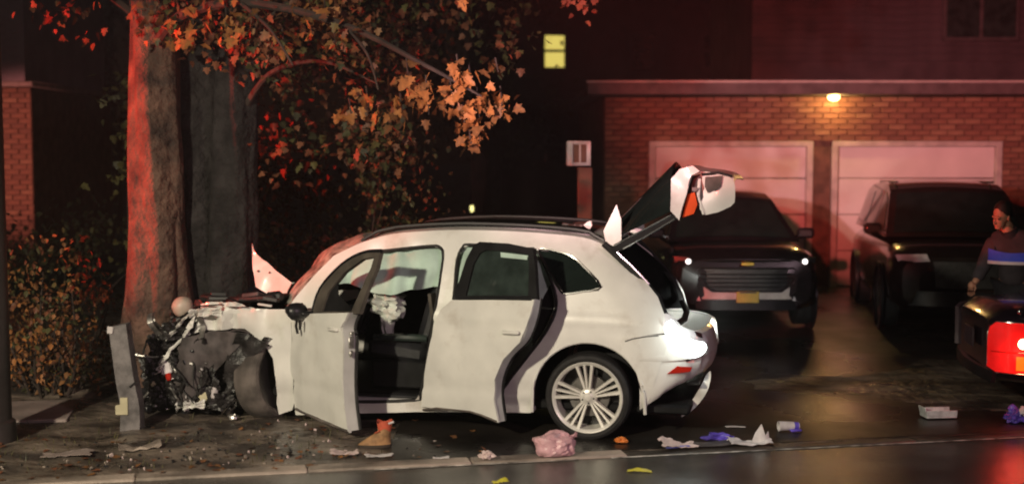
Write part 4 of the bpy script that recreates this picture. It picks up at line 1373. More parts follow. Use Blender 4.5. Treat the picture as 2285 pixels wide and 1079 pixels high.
gp = thing('guard_post', 'leaning grey timber post with a cream tag beside the tree', 'post', (-3.16, 10.34, 0.0))
gpm = MB()
prof = curve([(0.02, 0, -0.05), (0.03, 0, 0.20), (-0.01, 0, 0.45), (-0.06, 0, 0.88)], 3)
V, F = [], []
for i, p in enumerate(prof):
    w = 0.082 - 0.012 * i / len(prof)
    for sx, sy in ((-1, -1), (1, -1), (1, 1), (-1, 1)):
        V.append((p[0] + sx * w + 0.006 * nz(i, sx), p[1] + sy * 0.07, p[2] + (0.015 * sx if i == len(prof) - 1 else 0)))
for i in range(len(prof) - 1):
    for j in range(4):
        F.append((i * 4 + j, i * 4 + (j + 1) % 4, i * 4 + 4 + (j + 1) % 4, i * 4 + 4 + j))
F.append(tuple(len(V) - 4 + j for j in range(4)))
gpm.add(V, F)
gpm.build('timber', 'grey_wood', gp, True, 30)
MB().box((-0.115, -0.075, 0.845), (0.05, 0.02, 0.06), eul(0, 8, 0), 0.005).build('cut_corner', 'sign_white', gp)
MB().panel([(-0.085, 0.15), (0.015, 0.15), (0.015, 0.29), (-0.045, 0.29), (-0.045, 0.235), (-0.085, 0.225)], lambda x, z: (x, -0.082, z), (), 0.012, 0.1).build('tag', 'tag_cream', gp)
MB().box((0.06, -0.078, 0.40), (0.07, 0.02, 0.012), eul(0, -40, 0), 0.003).build('crack', 'black_trim', gp)

gb = thing('globe_lamp', 'pale round globe wedged between the trunk and the crumpled front', 'globe', (-2.86, 10.95, 0.0))
MB().tube([(0, 0, -0.02), (0.02, 0, 0.45), (0, 0, 0.86)], 0.03, 8).build('stem', 'black_trim', gb)
MB().ball((0, 0, 0.955), 0.092, 0.08, 4, 3).build('globe', 'globe', gb)

mbx = thing('box_on_post', 'small white-framed box with dark slots on a brick-red post', 'box', (0.86, 15.0, 0.26))
MB().box((0.0, 0.0, 0.93), (0.17, 0.17, 1.86), None, 0.01).build('post', 'brick_dark', mbx)
MB().box((-0.08, 0.02, 2.025), (0.27, 0.20, 0.29), None, 0.012).build('housing', 'sign_white', mbx)
fr = MB()
fr.box((-0.055, -0.09, 2.155), (0.235, 0.03, 0.026), None, 0.004).box((-0.055, -0.09, 1.893), (0.235, 0.03, 0.026), None, 0.004)
fr.box((-0.160, -0.091, 2.025), (0.026, 0.03, 0.28), None, 0.004).box((0.050, -0.091, 2.025), (0.026, 0.03, 0.28), None, 0.004)
fr.build('face_frame', 'sign_white', mbx)
for xx in (-0.105, -0.02):
    MB().box((xx, -0.088, 2.025), (0.065, 0.016, 0.21), None, 0.004).build('slot', 'brick_dark', mbx)
MB().box((-0.0625, -0.090, 2.03), (0.02, 0.02, 0.20), None, 0.003).build('divider', 'paper_pink', mbx)

# ------------------------------------------------------------------ leaves, trees, shrubs


def leaf_shape():
    pts = [(0, 0), (0.16, 0.10), (0.46, 0.06), (0.34, 0.26), (0.52, 0.52), (0.26, 0.52), (0.22, 0.78), (0.0, 1.0)]
    full = pts + [(-x, y) for x, y in reversed(pts[1:-1])]
    V = [(x, y - 0.0, 0.10 * abs(x) - 0.10 * y * y) for x, y in full] + [(0, 0.45, -0.02)]
    n = len(full)
    return V, [(i, (i + 1) % n, n) for i in range(n)]


LV, LF = leaf_shape()
SV = [(0, 0, 0), (0.34, 0.35, 0.07), (0.22, 0.75, 0.02), (0, 1.0, -0.10), (-0.22, 0.75, 0.02), (-0.34, 0.35, 0.07), (0, 0.45, 0)]
SF = [(i, (i + 1) % 6, 6) for i in range(6)]


def leaves(name, mats, clumps, parent, size, seed, big=True, droop=0.7, dens=1.0):
    """clumps: (centre, radii, count)"""
    r = random.Random(seed)
    mb = MB()
    BV, BF = (LV, LF) if big else (SV, SF)
    for (c, rd_, cnt) in clumps:
        # every clump is itself a scatter of small sprays, so gaps stay open
        sprays = []
        for k in range(max(1, cnt // 7)):
            while True:
                p = Vector((r.uniform(-1, 1), r.uniform(-1, 1), r.uniform(-1, 1)))
                if 0.12 < p.length < 1:
                    break
            sprays.append(Vector((c[0] + p.x * rd_[0], c[1] + p.y * rd_[1], c[2] + p.z * rd_[2])))
        for s in sprays:
            mb.mi = r.randrange(len(mats))
            for k in range(int(7 * dens)):
                o = s + Vector((r.gauss(0, 1), r.gauss(0, 1), r.gauss(0, 1))) * size * 1.3
                sc = size * r.uniform(0.6, 1.25)
                q = Matrix.Rotation(r.uniform(0, 6.283), 3, 'Z') @ Matrix.Rotation(r.gauss(-droop, 0.6), 3, 'X') @ Matrix.Rotation(r.gauss(0, 0.6), 3, 'Y')
                mb.add([q @ (Vector(v) * sc) + o for v in BV], BF)
    return mb.build(name, mats, parent, False)


def limb(pts, r0, r1, n=10, k=5, rough=0.08, seed=0):
    c = curve(pts, k)
    m = MB()
    L = len(c)
    rs = [r0 + (r1 - r0) * i / (L - 1) for i in range(L)]
    m.tube(c, rs, n)
    if rough:
        for i, v in enumerate(m.v):
            ring = i // n
            if ring < L:
                cc = Vector(c[ring])
                d = Vector(v) - cc
                a = math.atan2(d.y, d.x)
                f = 1 + rough * (0.6 * math.sin(a * 5 + ring * 0.15 + seed) + nz(v[0] * 5, v[1] * 5, v[2] * 1.4 + seed) + 0.55 * nz(math.cos(a) * 6, math.sin(a) * 6, v[2] * 0.9 + seed) + 0.3 * nz(math.cos(a) * 14, math.sin(a) * 14, v[2] * 2.5))
                m.v[i] = tuple(cc + d * f)
    return m


tree = thing('street_tree', 'big tree with red-lit trunks and orange leaves hit by the car', 'tree', (-3.0, 11.8, 0.0))
TX = lambda x, y: (x + 3.0, y - 11.8)


def tp(x, y, z):
    return (x + 3.0, y - 11.8, z)


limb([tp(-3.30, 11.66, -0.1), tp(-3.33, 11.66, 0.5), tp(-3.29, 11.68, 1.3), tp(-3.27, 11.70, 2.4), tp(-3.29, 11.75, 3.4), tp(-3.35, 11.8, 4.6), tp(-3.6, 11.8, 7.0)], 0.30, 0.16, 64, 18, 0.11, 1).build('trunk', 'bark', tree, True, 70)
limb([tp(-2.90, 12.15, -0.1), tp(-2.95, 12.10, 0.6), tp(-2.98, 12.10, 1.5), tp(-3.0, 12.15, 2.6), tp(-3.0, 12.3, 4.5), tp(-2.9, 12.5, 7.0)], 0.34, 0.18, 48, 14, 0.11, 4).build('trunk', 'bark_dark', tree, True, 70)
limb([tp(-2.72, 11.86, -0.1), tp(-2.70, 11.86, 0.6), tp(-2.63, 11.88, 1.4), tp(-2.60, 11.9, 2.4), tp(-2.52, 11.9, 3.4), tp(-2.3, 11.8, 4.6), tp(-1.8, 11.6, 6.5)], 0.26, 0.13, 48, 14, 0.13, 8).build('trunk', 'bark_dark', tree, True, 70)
limb([tp(-3.42, 11.62, -0.05), tp(-3.50, 11.60, 0.3), tp(-3.44, 11.62, 1.0), tp(-3.36, 11.66, 1.7)], 0.17, 0.05, 14, 8, 0.15, 5).build('root_buttress', 'bark', tree, True, 70)
limb([tp(-3.05, 11.72, -0.05), tp(-3.06, 11.70, 0.5), tp(-3.12, 11.68, 1.3), tp(-3.16, 11.70, 2.2), tp(-3.18, 11.72, 3.0)], 0.20, 0.06, 16, 8, 0.15, 9).build('root_buttress', 'bark', tree, True, 70)
brs = [([(-3.3, 11.7, 3.2), (-2.9, 11.3, 3.5), (-2.2, 10.9, 3.55), (-1.4, 10.7, 3.35), (-0.7, 10.6, 3.0), (-0.25, 10.55, 2.75)], 0.06),
       ([(-2.5, 11.9, 3.3), (-1.9, 11.6, 3.7), (-1.1, 11.4, 3.9), (-0.2, 11.2, 3.8)], 0.05),
       ([(-2.56, 11.9, 2.6), (-2.2, 11.6, 3.0), (-1.7, 11.4, 3.1), (-1.2, 11.2, 2.9)], 0.035),
       ([(-3.3, 11.8, 3.4), (-3.8, 11.6, 3.8), (-4.3, 11.3, 3.9)], 0.045),
       ([(-2.3, 10.9, 3.55), (-2.0, 10.6, 3.3), (-1.8, 10.5, 3.0)], 0.02),
       ([(-2.4, 11.9, 3.9), (-1.4, 11.5, 4.4), (0.2, 11.0, 4.4), (1.6, 10.8, 3.9)], 0.05),
       ([(-1.4, 10.7, 3.35), (-1.2, 10.6, 3.1), (-1.1, 10.5, 2.8)], 0.015)]
for i, (p, r0) in enumerate(brs):
    limb([tp(*q) for q in p], r0, 0.008, 8, 5, 0.05, i).build('branch', 'twig', tree)
# crown: leaf clumps with open gaps, lamplit brightness put into the road-side leaf colours
cl = []
r = random.Random(21)
for (x0, x1, y0, y1, z0, z1, n, cnt) in ((-3.2, -2.2, 10.9, 11.6, 3.15, 3.9, 12, 42), (-2.4, -1.2, 10.8, 11.8, 3.05, 4.0, 20, 44), (-4.1, -3.6, 11.3, 12.0, 3.5, 4.2, 4, 30)):
    for k in range(n):
        cl.append(((r.uniform(x0, x1) + 3, r.uniform(y0, y1) - 11.8, r.uniform(z0, z1)), (r.uniform(.15, .3), r.uniform(.15, .3), r.uniform(.10, .22)), cnt))
leaves('crown', ['leaf_orange', 'leaf_rust', 'leaf_rust', 'leaf_olive'], cl, tree, 0.075, 31, True)['kind'] = 'stuff'
cl = []
for (x0, x1, y0, y1, z0, z1, n, cnt) in ((-2.5, -1.0, 11.8, 13.6, 2.2, 3.9, 34, 56), (-1.4, 0.6, 12.0, 14.0, 3.0, 4.4, 22, 50), (-3.1, -2.5, 12.3, 13.5, 2.9, 4.6, 6, 40)):
    for k in range(n):
        cl.append(((r.uniform(x0, x1) + 3, r.uniform(y0, y1) - 11.8, r.uniform(z0, z1)), (r.uniform(.2, .4), r.uniform(.2, .4), r.uniform(.15, .3)), cnt))
leaves('crown', ['leaf_rust', 'leaf_rust', 'leaf_olive', 'leaf_dark'], cl, tree, 0.085, 32, True)['kind'] = 'stuff'
cl = []
for k in range(60):
    cl.append(((r.uniform(-5.2, 2.5) + 3, r.uniform(9.6, 14.5) - 11.8, r.uniform(4.2, 7.6)), (.55, .55, .4), 60))
leaves('crown', ['leaf_orange', 'leaf_rust', 'leaf_dark'], cl, tree, 0.10, 33, True)['kind'] = 'stuff'
# the lit hanging sprays: every leaf its own piece
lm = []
for nm in ('leaf_lit', 'leaf_orange'):
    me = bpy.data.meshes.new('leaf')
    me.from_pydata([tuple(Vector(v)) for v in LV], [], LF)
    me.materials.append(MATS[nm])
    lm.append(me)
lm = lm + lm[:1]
spr = MB()
r = random.Random(77)
spray_c = [(-0.88, 10.6, 2.86, 0.16, 20), (-0.72, 10.6, 2.72, 0.15, 20), (-0.93, 10.55, 2.62, 0.10, 10), (-0.46, 10.55, 2.95, 0.09, 10), (-0.36, 10.55, 2.86, 0.11, 12), (-0.52, 10.6, 2.76, 0.12, 14),
           (-0.30, 10.6, 2.68, 0.13, 16), (-0.10, 10.6, 2.66, 0.12, 14), (-0.42, 10.6, 2.58, 0.12, 14), (-0.30, 10.6, 2.48, 0.11, 14), (-0.36, 10.6, 2.36, 0.06, 7), (-0.14, 10.6, 2.98, 0.035, 3),
           (-1.22, 10.6, 2.72, 0.06, 6), (-1.36, 10.6, 2.60, 0.08, 8), (-1.15, 10.6, 2.58, 0.05, 5), (-2.72, 10.85, 3.30, 0.16, 16), (-2.45, 10.9, 3.36, 0.14, 14), (-2.25, 10.9, 3.46, 0.15, 14),
           (-1.72, 10.8, 3.40, 0.14, 14), (-1.52, 10.8, 3.28, 0.14, 14), (-1.60, 10.8, 3.52, 0.14, 14), (-1.95, 10.8, 3.20, 0.09, 8), (-3.05, 11.3, 3.35, 0.14, 12), (-0.42, 10.5, 3.52, 0.05, 3)]
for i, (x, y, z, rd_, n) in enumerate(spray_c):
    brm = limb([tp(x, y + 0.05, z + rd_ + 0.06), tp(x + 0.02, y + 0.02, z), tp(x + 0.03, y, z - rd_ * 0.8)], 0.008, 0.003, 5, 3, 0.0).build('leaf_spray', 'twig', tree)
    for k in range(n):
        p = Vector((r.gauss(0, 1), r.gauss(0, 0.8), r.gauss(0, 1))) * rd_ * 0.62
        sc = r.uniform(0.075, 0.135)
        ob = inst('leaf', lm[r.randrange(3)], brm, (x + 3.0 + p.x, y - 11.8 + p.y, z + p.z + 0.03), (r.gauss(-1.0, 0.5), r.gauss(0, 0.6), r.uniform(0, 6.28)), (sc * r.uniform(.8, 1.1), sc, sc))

def shrub(name, label, cat, loc, clumps, mats, size, seed, stems, big=False, group=None):
    t = thing(name, label, cat, loc, 0, group)
    rr_ = random.Random(seed)
    for k in range(stems):
        c = clumps[rr_.randrange(len(clumps))]
        b = (c[0][0] * 0.35 + rr_.uniform(-.08, .08), c[0][1] * 0.4, -0.03)
        limb([b, ((b[0] + c[0][0]) / 2 + rr_.uniform(-.08, .08), (b[1] + c[0][1]) / 2, c[0][2] * 0.5), c[0]], 0.016, 0.004, 6, 4, 0.0).build('stem', 'twig', t)
    leaves('foliage', mats, clumps, t, size, seed, big, 0.6)['kind'] = 'stuff'
    return t


r = random.Random(3)
cl = []
for k in range(60):
    x, z = r.uniform(-0.62, 0.52), r.uniform(0.10, 1.05)
    cl.append(((x, r.uniform(-0.3, 0.35), z), (.15, .15, .10), 34))
for (x, z) in ((-0.60, 1.22), (-0.42, 1.30), (-0.20, 1.36), (0.10, 1.36), (0.32, 1.25), (0.20, 1.42), (-0.55, 1.08), (0.36, 1.02), (-0.05, 1.18)):
    cl.append(((x, -0.1, z), (.09, .09, .09), 24))
shrub('leafy_shrub', 'orange-lit leafy shrub growing between the left pole and the trunk', 'shrub', (-4.33, 11.9, 0.0), cl, ['leaf_orange', 'leaf_lit', 'leaf_rust', 'leaf_olive'], 0.062, 13, 26)
cl = []
for k in range(70):
    cl.append(((r.uniform(-1.25, 1.0), r.uniform(-0.4, 0.5), r.uniform(0.25, 2.25)), (.25, .25, .2), 50))
shrub('tall_hedge', 'dim olive hedge standing behind the car windshield', 'hedge', (-1.9, 14.2, 0.1), cl, ['leaf_olive', 'leaf_olive', 'leaf_dark', 'leaf_rust'], 0.075, 14, 16)
cl = []
for k in range(16):
    cl.append(((r.uniform(-0.05, 0.45), r.uniform(-0.2, 0.2), r.uniform(1.9, 2.95)), (.16, .2, .13), 26))
for k in range(5):
    cl.append(((r.uniform(-0.1, 0.5), r.uniform(-0.3, 0.3), r.uniform(0.3, 1.8)), (.22, .22, .2), 30))
shrub('olive_sapling', 'olive-leaved sapling peeking out left of the red trunk', 'sapling', (-4.05, 13.3, 0.05), cl, ['leaf_olive', 'leaf_olive', 'leaf_dark'], 0.10, 15, 10, True)
cl = []
for k in range(40):
    cl.append(((r.uniform(-2.6, 2.4), r.uniform(-0.6, 0.6), r.uniform(0.2, 1.2)), (.4, .4, .3), 50))
shrub('dark_hedge', 'low dark hedge in the gloom behind the trunks', 'hedge', (-6.0, 16.5, 0.3), cl, ['leaf_dark', 'leaf_dark', 'leaf_olive'], 0.09, 16, 14)
# dark trees against the night sky, far behind
for i, (x, y, h, lab) in enumerate([(-9.5, 30, 8.0, 'dark far tree behind the brick house corner at left'), (-3.6, 33, 9.5, 'dark far tree in the gloom behind the trunks'), (-0.6, 36, 7.0, 'dark far tree left of the lit window')]):
    t = thing('background_tree', lab, 'tree', (x, y, 0.3), 0, 'dark trees far behind')
    limb([(0, 0, -0.1), (0.1, 0, 2), (0, 0.1, 4), (0.2, 0, h)], 0.25, 0.05, 10, 5, 0.08, i).build('trunk', 'bark_dark', t)
    cl = []
    for k in range(34):
        a, z = r.uniform(0, 6.28), r.uniform(2.2, h)
        rr_ = r.uniform(0.2, 2.4) * (1 - 0.5 * (z - 2) / h)
        cl.append(((rr_ * math.cos(a), rr_ * math.sin(a), z), (.6, .6, .5), 42))
    leaves('crown', ['leaf_dark'], cl, t, 0.22, 50 + i, False)['kind'] = 'stuff'


# ------------------------------------------------------------------ parked vehicles (local x forward, y left, z up)


def rring(x, w, zb, zt, n=24, e=4.5):
    zc, hz = (zb + zt) / 2, (zt - zb) / 2
    o = []
    for k in range(n):
        t = 2 * math.pi * k / n
        c, s = math.cos(t), math.sin(t)
        o.append((x, w * math.copysign(abs(c) ** (2 / e), c), zc + hz * math.copysign(abs(s) ** (2 / e), s)))
    return o


def vehicle(name, label, loc, rz, paint, stations, prof, glass_side, roofw, wheels, wr=0.35, tilt=0.0):
    t = thing(name, label, 'car', loc, rz)
    t.rotation_euler = (0, -tilt, rz)
    n = 24
    b = MB()
    V = []
    for st in stations:
        V += rring(*st, n=n)
    F = []
    for i in range(len(stations) - 1):
        for k in range(n):
            F.append((i * n + k, i * n + (k + 1) % n, (i + 1) * n + (k + 1) % n, (i + 1) * n + k))
    F.append(tuple(range(n)))
    F.append(tuple((len(stations) - 1) * n + k for k in reversed(range(n))))
    b.add(V, F)
    b.build('body', paint, t, True, 35)
    zb = prof[0][1]

    def gw(z):
        return roofw[0] + (roofw[1] - roofw[0]) * min(1, max(0, (z - zb) / (max(p[1] for p in prof) - zb)))
    cab = MB()
    for s in (-1, 1):
        cab.panel(prof, lambda x, z: (x, s * gw(z), z), (), 0.02 * -s, 0.25)
    top = curve(prof, 3) if False else resample(prof, 0.12, False)

    def sk(a, bb):
        x, z = top[int(a * (len(top) - 1) + 0.5)]
        q = 2 * bb - 1
        return (x + 0.07 * (1 - q * q) * (1 if a < 0.35 else (-1 if a > 0.8 else 0)), q * gw(z), z + 0.035 * (1 - q * q) * (1 if 0.1 < a < 0.95 else 0.3))
    cab.grid(sk, len(top) - 1, 12)
    cab.build('cabin', paint, t, True, 35)
    # windshield over the first slope, back glass over the last
    (x0, z0), (x1, z1) = prof[0], prof[1]

    def ws(a, bb):
        q = (2 * bb - 1) * (0.90 - 0.02 * a)
        f = 0.06 + 0.88 * a
        x, z = x0 + (x1 - x0) * f, z0 + (z1 - z0) * f
        return (x + 0.07 * (1 - q * q) + 0.012, q * gw(z), z + 0.03 * (1 - q * q) + 0.014)
    MB().grid(ws, 8, 12).build('windshield', 'dark_glass', t)
    (x0b, z0b), (x1b, z1b) = prof[-2], prof[-1]

    def bs(a, bb):
        q = (2 * bb - 1) * 0.86
        f = 0.10 + 0.72 * a
        x, z = x0b + (x1b - x0b) * f, z0b + (z1b - z0b) * f
        return (x - 0.07 * (1 - q * q) - 0.012, q * gw(z), z + 0.012)
    MB().grid(bs, 6, 10).build('back_glass', 'dark_glass', t)
    for s in (-1, 1):
        for poly in glass_side:
            MB().panel(poly, lambda x, z: (x, s * (gw(z) + 0.008), z), (), 0.012 * -s, 0.3).build('side_window', 'dark_glass', t)
        mr = MB()
        mr.box((prof[0][0] - 0.28, s * (roofw[0] + 0.13), zb + 0.10), (0.13, 0.22, 0.14), eul(0, 0, -8 * s), 0.035)
        mr.box((prof[0][0] - 0.26, s * (roofw[0] + 0.01), zb + 0.05), (0.07, 0.10, 0.05), None, 0.015)
        mr.build('door_mirror', paint, t)
    ww = stations[len(stations) // 2][1]
    for x in wheels:
        for s in (-1, 1):
            M_ = Matrix.Translation((x, s * (ww - 0.10), wr)) @ (Matrix.Rotation(0, 4, 'Z') if s > 0 else Matrix.Rotation(math.pi, 4, 'Z'))
            wh = empty('wheel', t)
            MB().lathe([(wr * .68, 0.09), (wr * .80, 0.112), (wr * .95, 0.10), (wr, 0.07), (wr, -0.10), (wr * .7, -0.11)], 32, M_).build('tyre', 'black_rubber', wh)
            MB().lathe([(0, 0.07), (wr * .3, 0.085), (wr * .62, 0.075), (wr * .69, 0.095)], 24, M_).build('rim', 'brake_steel', wh)
            MB().lathe([(wr * 1.04, 0.128), (wr * 1.18, 0.128), (wr * 1.18, 0.10), (wr * 1.04, 0.06)], 32, M_).build('arch', 'black_trim', t)
    return t


SUVS = [(2.30, .60, .42, .74), (2.27, .78, .30, .88), (2.15, .87, .24, .97), (1.8, .915, .22, 1.03), (1.1, .925, .20, 1.08), (0, .93, .20, 1.09), (-1.2, .93, .22, 1.11), (-2.0, .90, .26, 1.10), (-2.25, .84, .32, 1.08), (-2.33, .72, .40, 1.0)]
SUVP = [(1.28, 1.04), (0.42, 1.55), (0.05, 1.64), (-0.6, 1.67), (-1.5, 1.64), (-1.95, 1.56), (-2.22, 1.08)]
SUVG = [[(1.0, 1.10), (0.45, 1.46), (0.10, 1.55), (0.0, 1.55), (-0.02, 1.12)], [(-0.1, 1.12), (-0.1, 1.56), (-0.95, 1.56), (-1.0, 1.13)], [(-1.1, 1.14), (-1.08, 1.55), (-1.6, 1.52), (-1.85, 1.20)]]


def fx(y, x0=2.31, k=0.24):
    return x0 - k * (abs(y) / 0.9) ** 3


sl = math.atan2(0.30, 6.0)
v1 = vehicle('parked_suv', 'dark parked car facing the street with two small front lights and a gold plate', (2.86, 17.45, 0.10), rad(-91), 'dark_paint', SUVS, SUVP, SUVG, (0.84, 0.60), (1.42, -1.38), 0.35, 0.018)


def front_face(t, chrome=True):
    def fp(poly, off, m_, nm, par=t, th=0.02):
        return MB().panel(poly, lambda y, z: (fx(y) + off + 0.02 * (1 - abs(z - 0.65)), y, z), (), th, 0.10).build(nm, m_, par)
    gr = fp([(-0.52, 0.76), (0.52, 0.76), (0.60, 0.70), (0.44, 0.54), (0.34, 0.50), (-0.34, 0.50), (-0.44, 0.54), (-0.60, 0.70)], 0.008, 'plastic_scrap', 'grille')
    for z in (0.55, 0.60, 0.65, 0.70):
        w = 0.44 + (z - 0.55)
        MB().tube([(fx(y) + 0.045, y, z) for y in [w * (i / 5 - 1) for i in range(11)]], 0.008, 5).build('grille_bar', 'black_trim', gr)
    MB().tube([(fx(y) + 0.045, y, 0.775 + 0.0 * y) for y in [0.56 * (i / 6 - 1) for i in range(13)]], 0.010, 6).build('chrome_strip', 'chrome', gr)
    MB().tube([(fx(y) + 0.04, y, 0.865) for y in [0.55 * (i / 6 - 1) for i in range(13)]], 0.009, 6).build('chrome_strip', 'chrome', gr)
    MB().tube([(fx(y) + 0.05, y, z) for y, z in ((0.56, 0.775), (0.62, 0.72), (0.48, 0.56))], 0.008, 5).build('chrome_strip', 'chrome', gr)
    MB().tube([(fx(y) + 0.05, y, z) for y, z in ((-0.56, 0.775), (-0.62, 0.72), (-0.48, 0.56))], 0.008, 5).build('chrome_strip', 'chrome', gr)
    MB().box((2.365, 0, 0.825), (0.02, 0.15, 0.035), None, 0.008).build('emblem', 'plate_gold', gr)
    for s in (-1, 1):
        hl_ = fp([(s * 0.58, 0.80), (s * 0.84, 0.80), (s * 0.86, 0.90), (s * 0.70, 0.90)] if s > 0 else [(s * 0.70, 0.90), (s * 0.86, 0.90), (s * 0.84, 0.80), (s * 0.58, 0.80)], 0.02, 'black_trim', 'headlamp')
        MB().ball((fx(0.70) + 0.075, s * 0.70, 0.85), 0.032, 0, 0, 2).build('running_light', 'drl', hl_)
        fp([(s * 0.55, 0.38), (s * 0.78, 0.38), (s * 0.76, 0.48), (s * 0.60, 0.50)] if s > 0 else [(s * 0.60, 0.50), (s * 0.76, 0.48), (s * 0.78, 0.38), (s * 0.55, 0.38)], 0.03, 'head_lens', 'fog_lamp')
    bm_ = fp([(-0.62, 0.40), (0.62, 0.40), (0.80, 0.56), (0.74, 0.70), (0.62, 0.62), (0.42, 0.48), (-0.42, 0.48), (-0.62, 0.62), (-0.74, 0.70), (-0.80, 0.56)], 0.018, 'bumper_lit', 'bumper')
    fp([(-0.6, 0.27), (0.6, 0.27), (0.62, 0.39), (-0.62, 0.39)], 0.02, 'black_trim', 'lower_intake')
    pt = MB().box((2.375, -0.0, 0.43), (0.016, 0.27, 0.135), None, 0.006).build('licence_plate', 'plate_gold', t)
    MB().box((2.384, -0.0, 0.485), (0.006, 0.20, 0.016)).build('plate_band', 'plate_dark', pt)
    return t


front_face(v1)
v2 = vehicle('parked_suv', 'tall dark parked car behind the standing person, mirror at its left', (5.85, 17.25, 0.10), rad(-99), 'dark_paint_brown', [(x, w * 1.06, zb, zt * 1.03) for x, w, zb, zt in SUVS],
             [(x, z * 1.10 - 0.04) for x, z in SUVP], [[(x, z * 1.10 - 0.04) for x, z in g] for g in SUVG], (0.90, 0.70), (1.42, -1.38), 0.37, 0.018)
MB().tube([(0.2, -0.62, 1.80), (-1.5, -0.62, 1.80)], 0.018, 6).build('roof_rail', 'black_trim', v2)
MB().tube([(0.2, 0.62, 1.80), (-1.5, 0.62, 1.80)], 0.018, 6).build('roof_rail', 'black_trim', v2)
for s in (-1, 1):
    P = [(s * 0.52, 0.86), (s * 0.86, 0.84), (s * 0.90, 0.93), (s * 0.56, 0.95)]
    MB().panel(P if s > 0 else P[::-1], lambda y, z: (fx(y, 2.37) + 0.02, y, z), (), 0.02, 0.1).build('headlamp', 'head_lens', v2)
    MB().box((2.25, s * 0.58, 0.74), (0.06, 0.14, 0.10), None, 0.02).build('turn_lamp', 'tag_cream', v2)
MB().panel([(-0.45, 0.55), (0.45, 0.55), (0.48, 0.86), (-0.48, 0.86)], lambda y, z: (fx(y, 2.37) + 0.012, y, z), (), 0.02, 0.1).build('grille', 'plastic_scrap', v2)
MB().panel([(-0.75, 0.33), (0.75, 0.33), (0.80, 0.50), (-0.80, 0.50)], lambda y, z: (fx(y, 2.37) + 0.02, y, z), (), 0.03, 0.1).build('bumper', 'black_trim', v2)
MB().box((2.40, 0.42, 0.43), (0.03, 0.16, 0.02), None, 0.006).build('marker_lamp', 'red_lens', v2)

SEDS = [(2.25, .55, .38, .62), (2.2, .74, .28, .72), (1.9, .84, .22, .82), (1.0, .88, .20, .90), (0, .89, .20, .94), (-1.2, .88, .22, .97), (-1.9, .85, .26, .96), (-2.2, .79, .28, .93), (-2.32, .70, .34, .84)]
SEDP = [(1.05, 0.90), (0.15, 1.34), (-0.4, 1.40), (-1.0, 1.34), (-1.75, 0.95)]
SEDG = [[(0.8, 0.95), (0.2, 1.26), (-0.3, 1.31), (-0.35, 0.96)], [(-0.45, 0.96), (-0.42, 1.31), (-0.95, 1.26), (-1.3, 0.98)]]
v3 = vehicle('parked_sedan', 'dark car with a glowing red tail lamp at the right edge', (6.55, 11.27, 0.0), rad(-8), 'dark_paint_blue', SEDS, SEDP, SEDG, (0.80, 0.58), (1.35, -1.35), 0.32)


def rp(s):
    """point on the rear outline, s metres from the middle (positive = right-hand side of the car)"""
    a = abs(s)
    P = [(0, 0.0, -2.34), (0.70, 0.70, -2.335), (0.86, 0.80, -2.21), (1.17, 0.868, -1.92), (1.6, 0.895, -1.5)]
    for (s0, y0, x0), (s1, y1, x1) in zip(P, P[1:]):
        if a <= s1:
            k = (a - s0) / (s1 - s0)
            return x0 + (x1 - x0) * k, math.copysign(y0 + (y1 - y0) * k, -s)
    return P[-1][2], math.copysign(P[-1][1], -s)


def rface(off):
    def f(s, z):
        x, y = rp(s)
        n = Vector((-1, 0)) if abs(s) < 0.7 else Vector((-0.5, math.copysign(0.86, y)))
        return (x + n.x * off, y + n.y * off, z)
    return f


for s in (1, -1):
    P = [(0.68, 0.44), (0.76, 0.40), (1.20, 0.40), (1.24, 0.46), (1.20, 0.80), (1.10, 0.84), (0.76, 0.84), (0.70, 0.80)] if s > 0 else [(-0.70, 0.80), (-0.76, 0.84), (-0.98, 0.84), (-0.98, 0.44), (-0.68, 0.44)]
    tlm = MB().panel(P, rface(0.015), (), 0.04, 0.06).build('tail_lamp', 'tail_red' if s > 0 else 'plate_dark', v3)
    if s > 0:
        MB().tube([rface(0.02)(a_, z_) for a_, z_ in resample(P, 0.06)], 0.007, 5, close=True).build('lamp_rim', 'chrome', tlm)
        MB().panel([(0.94, 0.43), (1.20, 0.43), (1.20, 0.55), (0.94, 0.55)], rface(0.024), (), 0.02, 0.06).build('amber_lens', 'tail_amber', tlm)
        for zz_ in (0.58,):
            MB().tube([rface(0.02)(a_, zz_) for a_ in (0.72, 0.8, 0.9, 1.0, 1.1, 1.2)], 0.006, 5).build('lens_rib', 'red_lens', tlm)
        bx_, by_, bz_ = rface(0.02)(0.99, 0.66)
        MB().ball((bx_, by_, bz_), (0.04, 0.03, 0.045), 0, 0, 2).build('bulb', 'tail_hot', tlm)
        k_ = lamp('tail_lamp_glow', 'POINT', rface(0.20)(1.0, 0.55), 4.0, (1.0, 0.03, 0.02), None, 0.05)
        k_.parent = v3
MB().panel([(-0.70, 0.30), (0.70, 0.30), (0.76, 0.40), (-0.76, 0.40)], lambda y, z: (-2.375 + 0.1 * y * y, y, z), (), -0.04, 0.1).build('bumper', 'black_trim', v3)
MB().box((-2.36, 0, 0.62), (0.02, 0.34, 0.17), None, 0.006).build('plate_recess', 'plate_dark', v3)
MB().box((-2.10, -0.74, 0.925), (0.05, 0.03, 0.05), eul(0, 30, 10), 0.01).build('lid_glint', 'chrome', v3)  # chrome chip put in as the white-blue glint on the body

# ------------------------------------------------------------------ the standing person


